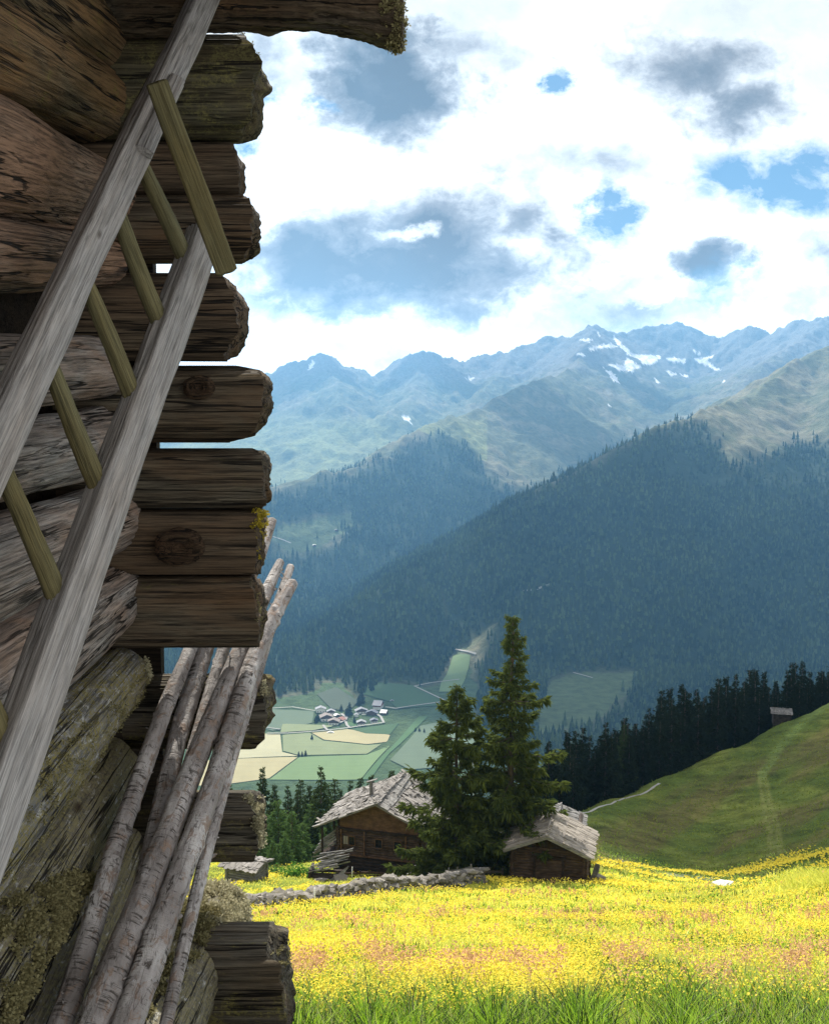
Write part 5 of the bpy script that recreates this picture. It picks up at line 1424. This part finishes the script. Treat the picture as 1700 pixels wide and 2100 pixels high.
# short splice board on the back of the upper rail
off = Vector((-.030, .045, .0))
put_rail('splice_board', r1[0] + off, r1[1] + off, -.40, .0, .075, .070, .5, 503, -.95, 'end_grey')
put_rail('splice_board', r1[0] + Vector((.035, -.02, .0)), r1[1] + Vector((.035, -.02, 0)), -.36, -.03, .045, .04, .6, 504, -.95, 'rail_wood')
RUNG = [(285, 322, 392, 556), (233, 420, 346, 692), (163, 568, 288, 848), (95, 735, 222, 1033), (-2, 955, 137, 1268), (-105, 1235, 30, 1556), (-230, 1560, -95, 1900)]
def on_line(a, b_, px, py):
    best = min(np.linspace(-.6, 2.4, 600), key=lambda t: (lambda q: (q[0] - px) ** 2 + (q[1] - py) ** 2)(proj(np.array(a + (b_ - a) * t))))
    return a + (b_ - a) * best
for i, (x0, y0, x1, y1) in enumerate(RUNG):
    a = on_line(r1o[0], r1o[1], x0, y0) + Vector((-.012, .035, 0)); c = on_line(r2[0], r2[1], x1, y1)
    d = (c - a).normalized()
    V, Fc, P0, dd = tube_path([a - d * .03, (a + c) / 2 + Vector((.004 * (-1) ** i, 0, 0)), c + d * .012], [.019, .0215, .0225], 60, 26, 520 + i, .06, .002, 2)
    o = place('rung', V, Fc, 'rung_wood', lad, P0, dd, 0, True, LO)
# flat cross board nailed on at the top
a, c = at(322, 172, 2.74), at(466, 556, 2.66)
d = c - a; S = a
V, Fc = log_verts(d.length, lambda T: .026 + 0 * T, 90, 48, 540, 7., .38, 1, .002, .01, None, .003)
place('cross_board', V, Fc, 'rung_wood', lad, S, d, -.5, True, LO)

# ------------------------------------------------------------------ bark poles leaning at the corner
def PY(y): return 1 / (.392 + (.241 - .392) * (2100 - y) / 950.)
POLES = [
 ([(108, 2150), (150, 2030), (200, 1868), (243, 1722), (300, 1560), (345, 1440), (384, 1350), (440, 1200)], (64, 60, 54, 48, 44, 40, 34, 26), 0, 'leftmost bark pole of the bundle leaning on the barn corner'),
 ([(215, 2150), (262, 1930), (300, 1800), (335, 1640), (372, 1490), (408, 1370), (440, 1270)], (56, 54, 50, 48, 46, 44, 36), .07, 'pole with curling brown bark just right of the leftmost pole'),
 ([(270, 2150), (310, 1900), (355, 1700), (405, 1510), (452, 1350), (500, 1215), (532, 1150), (558, 1068)], (40, 38, 36, 32, 30, 28, 26, 22), .08, 'thinnest pole whose pale tip reaches highest of the bundle'),
 ([(178, 2150), (228, 2000), (290, 1850), (345, 1705), (410, 1540), (470, 1390), (520, 1270), (548, 1212), (575, 1152)], (84, 80, 70, 62, 54, 46, 40, 32, 20), -.03, 'thick pole in the middle of the bundle with a dark bark split'),
 ([(330, 2150), (375, 1950), (425, 1740), (480, 1540), (530, 1370), (562, 1262), (596, 1162)], (34, 34, 32, 30, 30, 26, 18), .09, 'slim pole mostly hidden behind the rightmost pole'),
 ([(245, 2150), (300, 1995), (345, 1865), (382, 1760), (430, 1630), (480, 1480), (520, 1350), (560, 1265), (600, 1196)], (80, 76, 66, 58, 52, 48, 44, 38, 28), -.02, 'rightmost pale pole with fine ring marks on its bark'),
]
for i, (pp, ww, dy, lb) in enumerate(POLES):
    pts = [at(px, py, PY(py) + dy) for px, py in pp]
    rad = [.86 * w * (PY(py) + dy) / F / 2 for w, (px, py) in zip(ww, pp)]
    V, Fc, P0, d = tube_path(pts, rad, 260, 40, 600 + i * 7, .07, .0015, 26)
    o = obj('bark_pole', np_mesh('bark_pole', V, Fc, M['pole_bark'], True)); o.location = P0
    o.rotation_mode = 'QUATERNION'; o.rotation_quaternion = d.to_track_quat('X', 'Z')
    tag(o, lb, 'pole', 'bark poles leaning on the barn corner')
    # curls of loose bark and twig stubs
    r_ = np.random.default_rng(700 + i); b = MB()
    for k in range(26):
        t = r_.random(); j = int(t * 259) ; ring = V[(j + 2) * 40:(j + 3) * 40]; c = ring.mean(0); m = r_.integers(0, 40); n_ = ring[m] - c; rr = np.linalg.norm(n_); n_ = n_ / (rr + 1e-9)
        if r_.random() < .3:
            q = c + n_ * rr; b.tube([tuple(q - n_ * .004), tuple(q + n_ * r_.uniform(.006, .016) + np.array([.008, 0, 0]))], [.0035, .002], 5)
        else:
            tz = np.cross(n_, [1, 0, 0]); w_ = r_.uniform(.004, .012); l_ = r_.uniform(.004, .012)
            q = c + n_ * (rr + .0005)
            b.add([tuple(q - tz * w_), tuple(q + tz * w_), tuple(q + tz * w_ * .7 + n_ * .006 + np.array([l_, 0, 0])), tuple(q - tz * w_ * .6 + n_ * .009 + np.array([l_ * .8, 0, 0]))], [(0, 1, 2, 3)])
    b.build('loose_bark', M['pole_bark'], o)['kind'] = 'stuff'

# ------------------------------------------------------------------ sun, sky, air, camera
SUN_EL, SUN_AZ = R(43), R(-9)
sdir = Vector((math.sin(SUN_AZ) * math.cos(SUN_EL), math.cos(SUN_AZ) * math.cos(SUN_EL), math.sin(SUN_EL)))
sl = bpy.data.lights.new('sun', 'SUN'); sl.energy = 5.0; sl.angle = R(.53); sl.color = (1, .95, .86)
so = bpy.data.objects.new('sun', sl); so.rotation_mode = 'QUATERNION'; so.rotation_quaternion = (-sdir).to_track_quat('-Z', 'Y'); link(so)

w = bpy.data.worlds.new('World'); scene.world = w; w.use_nodes = True
wt = w.node_tree; wt.nodes.clear()
class WT(NT):
    def __init__(s): s.t = wt
s = WT()
out = s.n('ShaderNodeOutputWorld'); bg = s.n('ShaderNodeBackground'); bg.inputs[1].default_value = .1; s.l(bg.outputs[0], out.inputs[0])
skyn = s.n('ShaderNodeTexSky'); skyn.sky_type = 'NISHITA'; skyn.sun_disc = False; skyn.sun_elevation = SUN_EL; skyn.sun_rotation = SUN_AZ; skyn.altitude = 2000
dirv = s.n('ShaderNodeTexCoord').outputs['Generated']
sep = s.n('ShaderNodeSeparateXYZ'); s.l(dirv, sep.inputs[0])
# cloud deck coordinates: azimuth-like and elevation-like, both from the view-independent direction
den = s.math('MAXIMUM', s.math('ABSOLUTE', sep.outputs[1]), .15)
U_ = s.math('DIVIDE', sep.outputs[0], den); W_ = s.math('DIVIDE', sep.outputs[2], den)
cmb = s.n('ShaderNodeCombineXYZ'); s.l(U_, cmb.inputs[0]); s.l(s.math('MULTIPLY', W_, 1.35), cmb.inputs[1]); s.l(s.math('MULTIPLY', sep.outputs[1], .5), cmb.inputs[2])
vec = cmb.outputs[0]
def wn(scale, det, rough, dist=0., off=(0, 0, 0)):
    m = s.n('ShaderNodeMapping'); s.l(vec, m.inputs[0]); m.inputs['Location'].default_value = off
    return s.noise(m.outputs[0], scale, det, rough, dist)
wc = s.n('ShaderNodeTexNoise'); s.l(vec, wc.inputs['Vector']); s.inp(wc, Scale=8., Detail=10., Roughness=.66)
wsep = s.n('ShaderNodeSeparateColor'); s.l(wc.outputs['Color'], wsep.inputs[0])
UB = s.math('ADD', U_, s.math('MULTIPLY', s.math('SUBTRACT', wsep.outputs[0], .5), .13))
WB = s.math('ADD', W_, s.math('MULTIPLY', s.math('SUBTRACT', wsep.outputs[1], .5), .085))
big = wn(5.5, 7, .55, .3, (3.1, .4, 0)); med = wn(13, 7, .6, .4, (1.7, 5.2, 2)); fine = wn(30, 6, .62, .3, (9, 2, 1))
def uw(px, py):
    x, y, z = ray(px, py); return float(x / y), float(z / y)
def blob(px, py, rx, ry, wob=.5, pw=1.0, rot=0.):
    """soft cloud patch centred on one direction of the sky"""
    cu, cw = uw(px, py)
    du = s.math('DIVIDE', s.math('SUBTRACT', UB, cu), rx * 1.28 / F); dw = s.math('DIVIDE', s.math('SUBTRACT', WB, cw), ry * 1.28 / F)
    if rot:
        c_, s_ = math.cos(rot), math.sin(rot)
        du, dw = s.math('ADD', s.math('MULTIPLY', du, c_), s.math('MULTIPLY', dw, s_)), s.math('SUBTRACT', s.math('MULTIPLY', dw, c_), s.math('MULTIPLY', du, s_))
    r2_ = s.math('SQRT', s.math('ADD', s.math('MULTIPLY', du, du), s.math('MULTIPLY', dw, dw)))
    q = s.math('ADD', s.math('SUBTRACT', 1.0, r2_), s.math('MULTIPLY', s.math('SUBTRACT', s.math('ADD', s.math('MULTIPLY', med, .6), s.math('MULTIPLY', fine, .4)), .5), wob * 4))
    return s.math('MULTIPLY', q, 1.0, True), pw
def total(bl):
    t = None
    for q, pw in bl:
        v = s.math('MULTIPLY', q, pw); t = v if t is None else s.math('MAXIMUM', t, v)
    return t
dark = total([blob(790, 550, 360, 95, .42, 1.35), blob(900, 475, 210, 120, .5, .95), blob(640, 560, 200, 110, .5, .5), blob(790, 175, 160, 110, .5, 1.2, .9), blob(880, 110, 190, 60, .5, .45, -.3),
              blob(1430, 130, 170, 90, .5, .75), blob(1510, 210, 120, 65, .5, .85), blob(1430, 530, 85, 42, .5, 1.2), blob(1290, 630, 230, 70, .5, .5), blob(1230, 345, 220, 45, .5, .4, .2), blob(1690, 520, 80, 60, .5, .5), blob(540, 110, 70, 80, .5, .4), blob(560, 620, 140, 60, .5, .5), blob(1050, 480, 140, 70, .6, .3), blob(800, 720, 140, 40, .6, .3), blob(1650, 610, 120, 40, .6, .35)])
blue = total([blob(1600, 370, 190, 62, .42, 1.0, -.12), blob(1250, 428, 48, 44, .5, 1.0), blob(1128, 160, 34, 42, .5, 1.0), blob(522, 190, 44, 34, .6, .9), blob(515, 285, 36, 26, .6, .8), blob(650, 210, 34, 14, .5, .6), blob(1470, 585, 70, 45, .6, .5), blob(1330, 700, 220, 40, .5, .25)])
white = s.math('MULTIPLY', .85, s.ramp(total([blob(838, 468, 62, 15, 1.1, .5), blob(1380, 600, 120, 22, .6, .8)]), [(.05, 0), (.45, 1)]))
cover = s.math('SUBTRACT', 1.0, s.math('MULTIPLY', s.ramp(blue, [(.02, 0), (.55, .95)]), s.ramp(fine, [(.30, .45), (.5, 1)])))
gen = s.ramp(s.math('ADD', s.math('MULTIPLY', big, .55), s.math('MULTIPLY', med, .45)), [(.30, (1, 1, 1)), (.46, (.6, .6, .6)), (.62, (.0, .0, .0))])
shade = s.math('MAXIMUM', s.math('MULTIPLY', gen, .30), s.math('MULTIPLY', s.ramp(dark, [(.0, 0), (.2, .26), (.5, .68), (.9, 1)]), s.math('SUBTRACT', 1.0, white)))
shade = s.math('ADD', shade, s.math('MULTIPLY', s.math('SUBTRACT', fine, .5), .28), True)
ccol = s.ramp(shade, [(0, (7.6, 7.6, 7.5)), (.12, (5.7, 5.7, 5.7)), (.3, (4.15, 4.15, 4.15)), (.5, (2.75, 2.7, 2.7)), (.72, (1.5, 1.42, 1.4)), (1, (.62, .55, .52))])
skyc = s.mix(.72, skyn.outputs[0], (.35, 1.35, 2.3))
# underside of the deck behind the viewer is plain bright overcast
dt = s.n('ShaderNodeVectorMath', operation='DOT_PRODUCT'); s.l(dirv, dt.inputs[0]); dt.inputs[1].default_value = sdir
glow = s.ramp(s.math('MULTIPLY', s.math('ADD', dt.outputs['Value'], 1.0), .5), [(.0, .80), (.45, .90), (.72, 1.0), (.965, 1.0), (1, 3.2)])
low = s.ramp(s.math('ABSOLUTE', sep.outputs[2]), [(.02, 2.1), (.12, 1.8), (.24, 1.2), (.36, 1.0)])
skyc = s.mix(1.0, skyc, (.62, .74, .80), 'MULTIPLY')
s.l(s.mix(cover, skyc, s.mix(1.0, s.mix(1.0, ccol, glow, 'MULTIPLY'), low, 'MULTIPLY')), bg.inputs[0])

# clouds added overhead, outside the frame, to shade the hillside and the valley flanks
def shade_cloud(parts, alt, label):
    V_ = []; F_ = []; n = 0
    for i, (cx, cy, rx, ry, rz_) in enumerate(parts):
        nu, nv = 48, 24
        th, ph = np.meshgrid(np.linspace(0, 2 * math.pi, nu, endpoint=False), np.linspace(.02, math.pi - .02, nv))
        d = np.stack([np.cos(th) * np.sin(ph), np.sin(th) * np.sin(ph), np.cos(ph)], -1)
        k = 1 + .28 * fbm(d[..., 0] * 1.7 + cx, d[..., 1] * 1.7 + cy, d[..., 2] * 1.7, 4, 800 + i)
        P = d * k[..., None] * np.array([rx, ry, rz_]) + np.array([cx, cy, alt])
        V_.append(P.reshape(-1, 3)); F_.append(grid_faces(nv, nu, True) + n); n += nu * nv
    o = obj('cloud', np_mesh('cloud', np.concatenate(V_), np.concatenate(F_), M['cloud'], True)); struct(o); return o
s = NT('cloud'); s.principled((.85, .85, .86), 1.0, None, 0); M['cloud'] = s.m
def shift(x, y, z, alt): k = (alt - z) / sdir.z; return x + sdir.x * k, y + sdir.y * k
al = 1150
c0 = [shift(78, 205, -20, al) + (72, 92, 26), shift(40, 160, -45, al) + (30, 48, 18), shift(150, 260, 0, al) + (90, 120, 30)]
shade_cloud(c0, al, '')
al = 4200
tg = [(1230, 1440, 280, 130), (950, 1430, 170, 120), (1450, 1250, 430, 240), (1190, 1180, 230, 160)]
c1 = []
for px, py, rx, ry in tg:
    q = hit(px, py)
    if q: c1.append(shift(q.x, q.y, q.z, al) + (rx, ry, 130))
shade_cloud(c1, al, '')
al = 5600
c1 = []
for px, py, rx, ry in [(1110, 860, 420, 260), (640, 755, 360, 150), (880, 755, 330, 150), (1300, 800, 330, 220)]:
    q = hit(px, py)
    if q: c1.append(shift(q.x, q.y, q.z, al) + (rx, ry, 150))
shade_cloud(c1, al, '')

# hazy air
HZ = (-9000, 9000, -60, float(MP[:, 1].max()) + 50, -900, float(MP[:, 2].max()) + 8)
V = [(x, y, z) for x in HZ[:2] for y in HZ[2:4] for z in HZ[4:]]
Fz = np.array([(0, 1, 3, 2), (4, 6, 7, 5), (0, 4, 5, 1), (2, 3, 7, 6), (0, 2, 6, 4), (1, 5, 7, 3)])
hm = bpy.data.materials.new('haze'); hm.use_nodes = True; ht = hm.node_tree; ht.nodes.clear()
ho = ht.nodes.new('ShaderNodeOutputMaterial'); hv = ht.nodes.new('ShaderNodeVolumePrincipled'); ht.links.new(hv.outputs[0], ho.inputs['Volume'])
hv.inputs['Color'].default_value = (.20, .47, .80, 1); hv.inputs['Density'].default_value = 9.5e-5; hv.inputs['Anisotropy'].default_value = .45
hz = obj('haze', np_mesh('haze', V, Fz, hm)); hz['kind'] = 'stuff'; hz['label'] = 'thin blue mountain haze filling the valley air'

cam = bpy.data.cameras.new('camera'); cam.sensor_fit = 'VERTICAL'; cam.sensor_height = 36; cam.lens = F / 2100 * 36; cam.clip_start = .05; cam.clip_end = 40000
co = bpy.data.objects.new('camera', cam); co.rotation_euler = (math.pi / 2 - PIT, 0, 0); link(co); scene.camera = co
vs = scene.view_settings; vs.view_transform = 'Standard'; vs.look = 'None'; vs.exposure = .95; vs.gamma = 1
scene.render.engine = 'CYCLES'
cy = scene.cycles; cy.use_denoising = True; cy.denoising_prefilter = 'NONE'; cy.max_bounces = 6; cy.diffuse_bounces = 3; cy.transmission_bounces = 3; cy.volume_bounces = 0; cy.transparent_max_bounces = 4
cy.sample_clamp_indirect = 6; cy.caustics_reflective = False; cy.caustics_refractive = False
try: cy.denoiser = 'OPENIMAGEDENOISE'
except Exception: pass
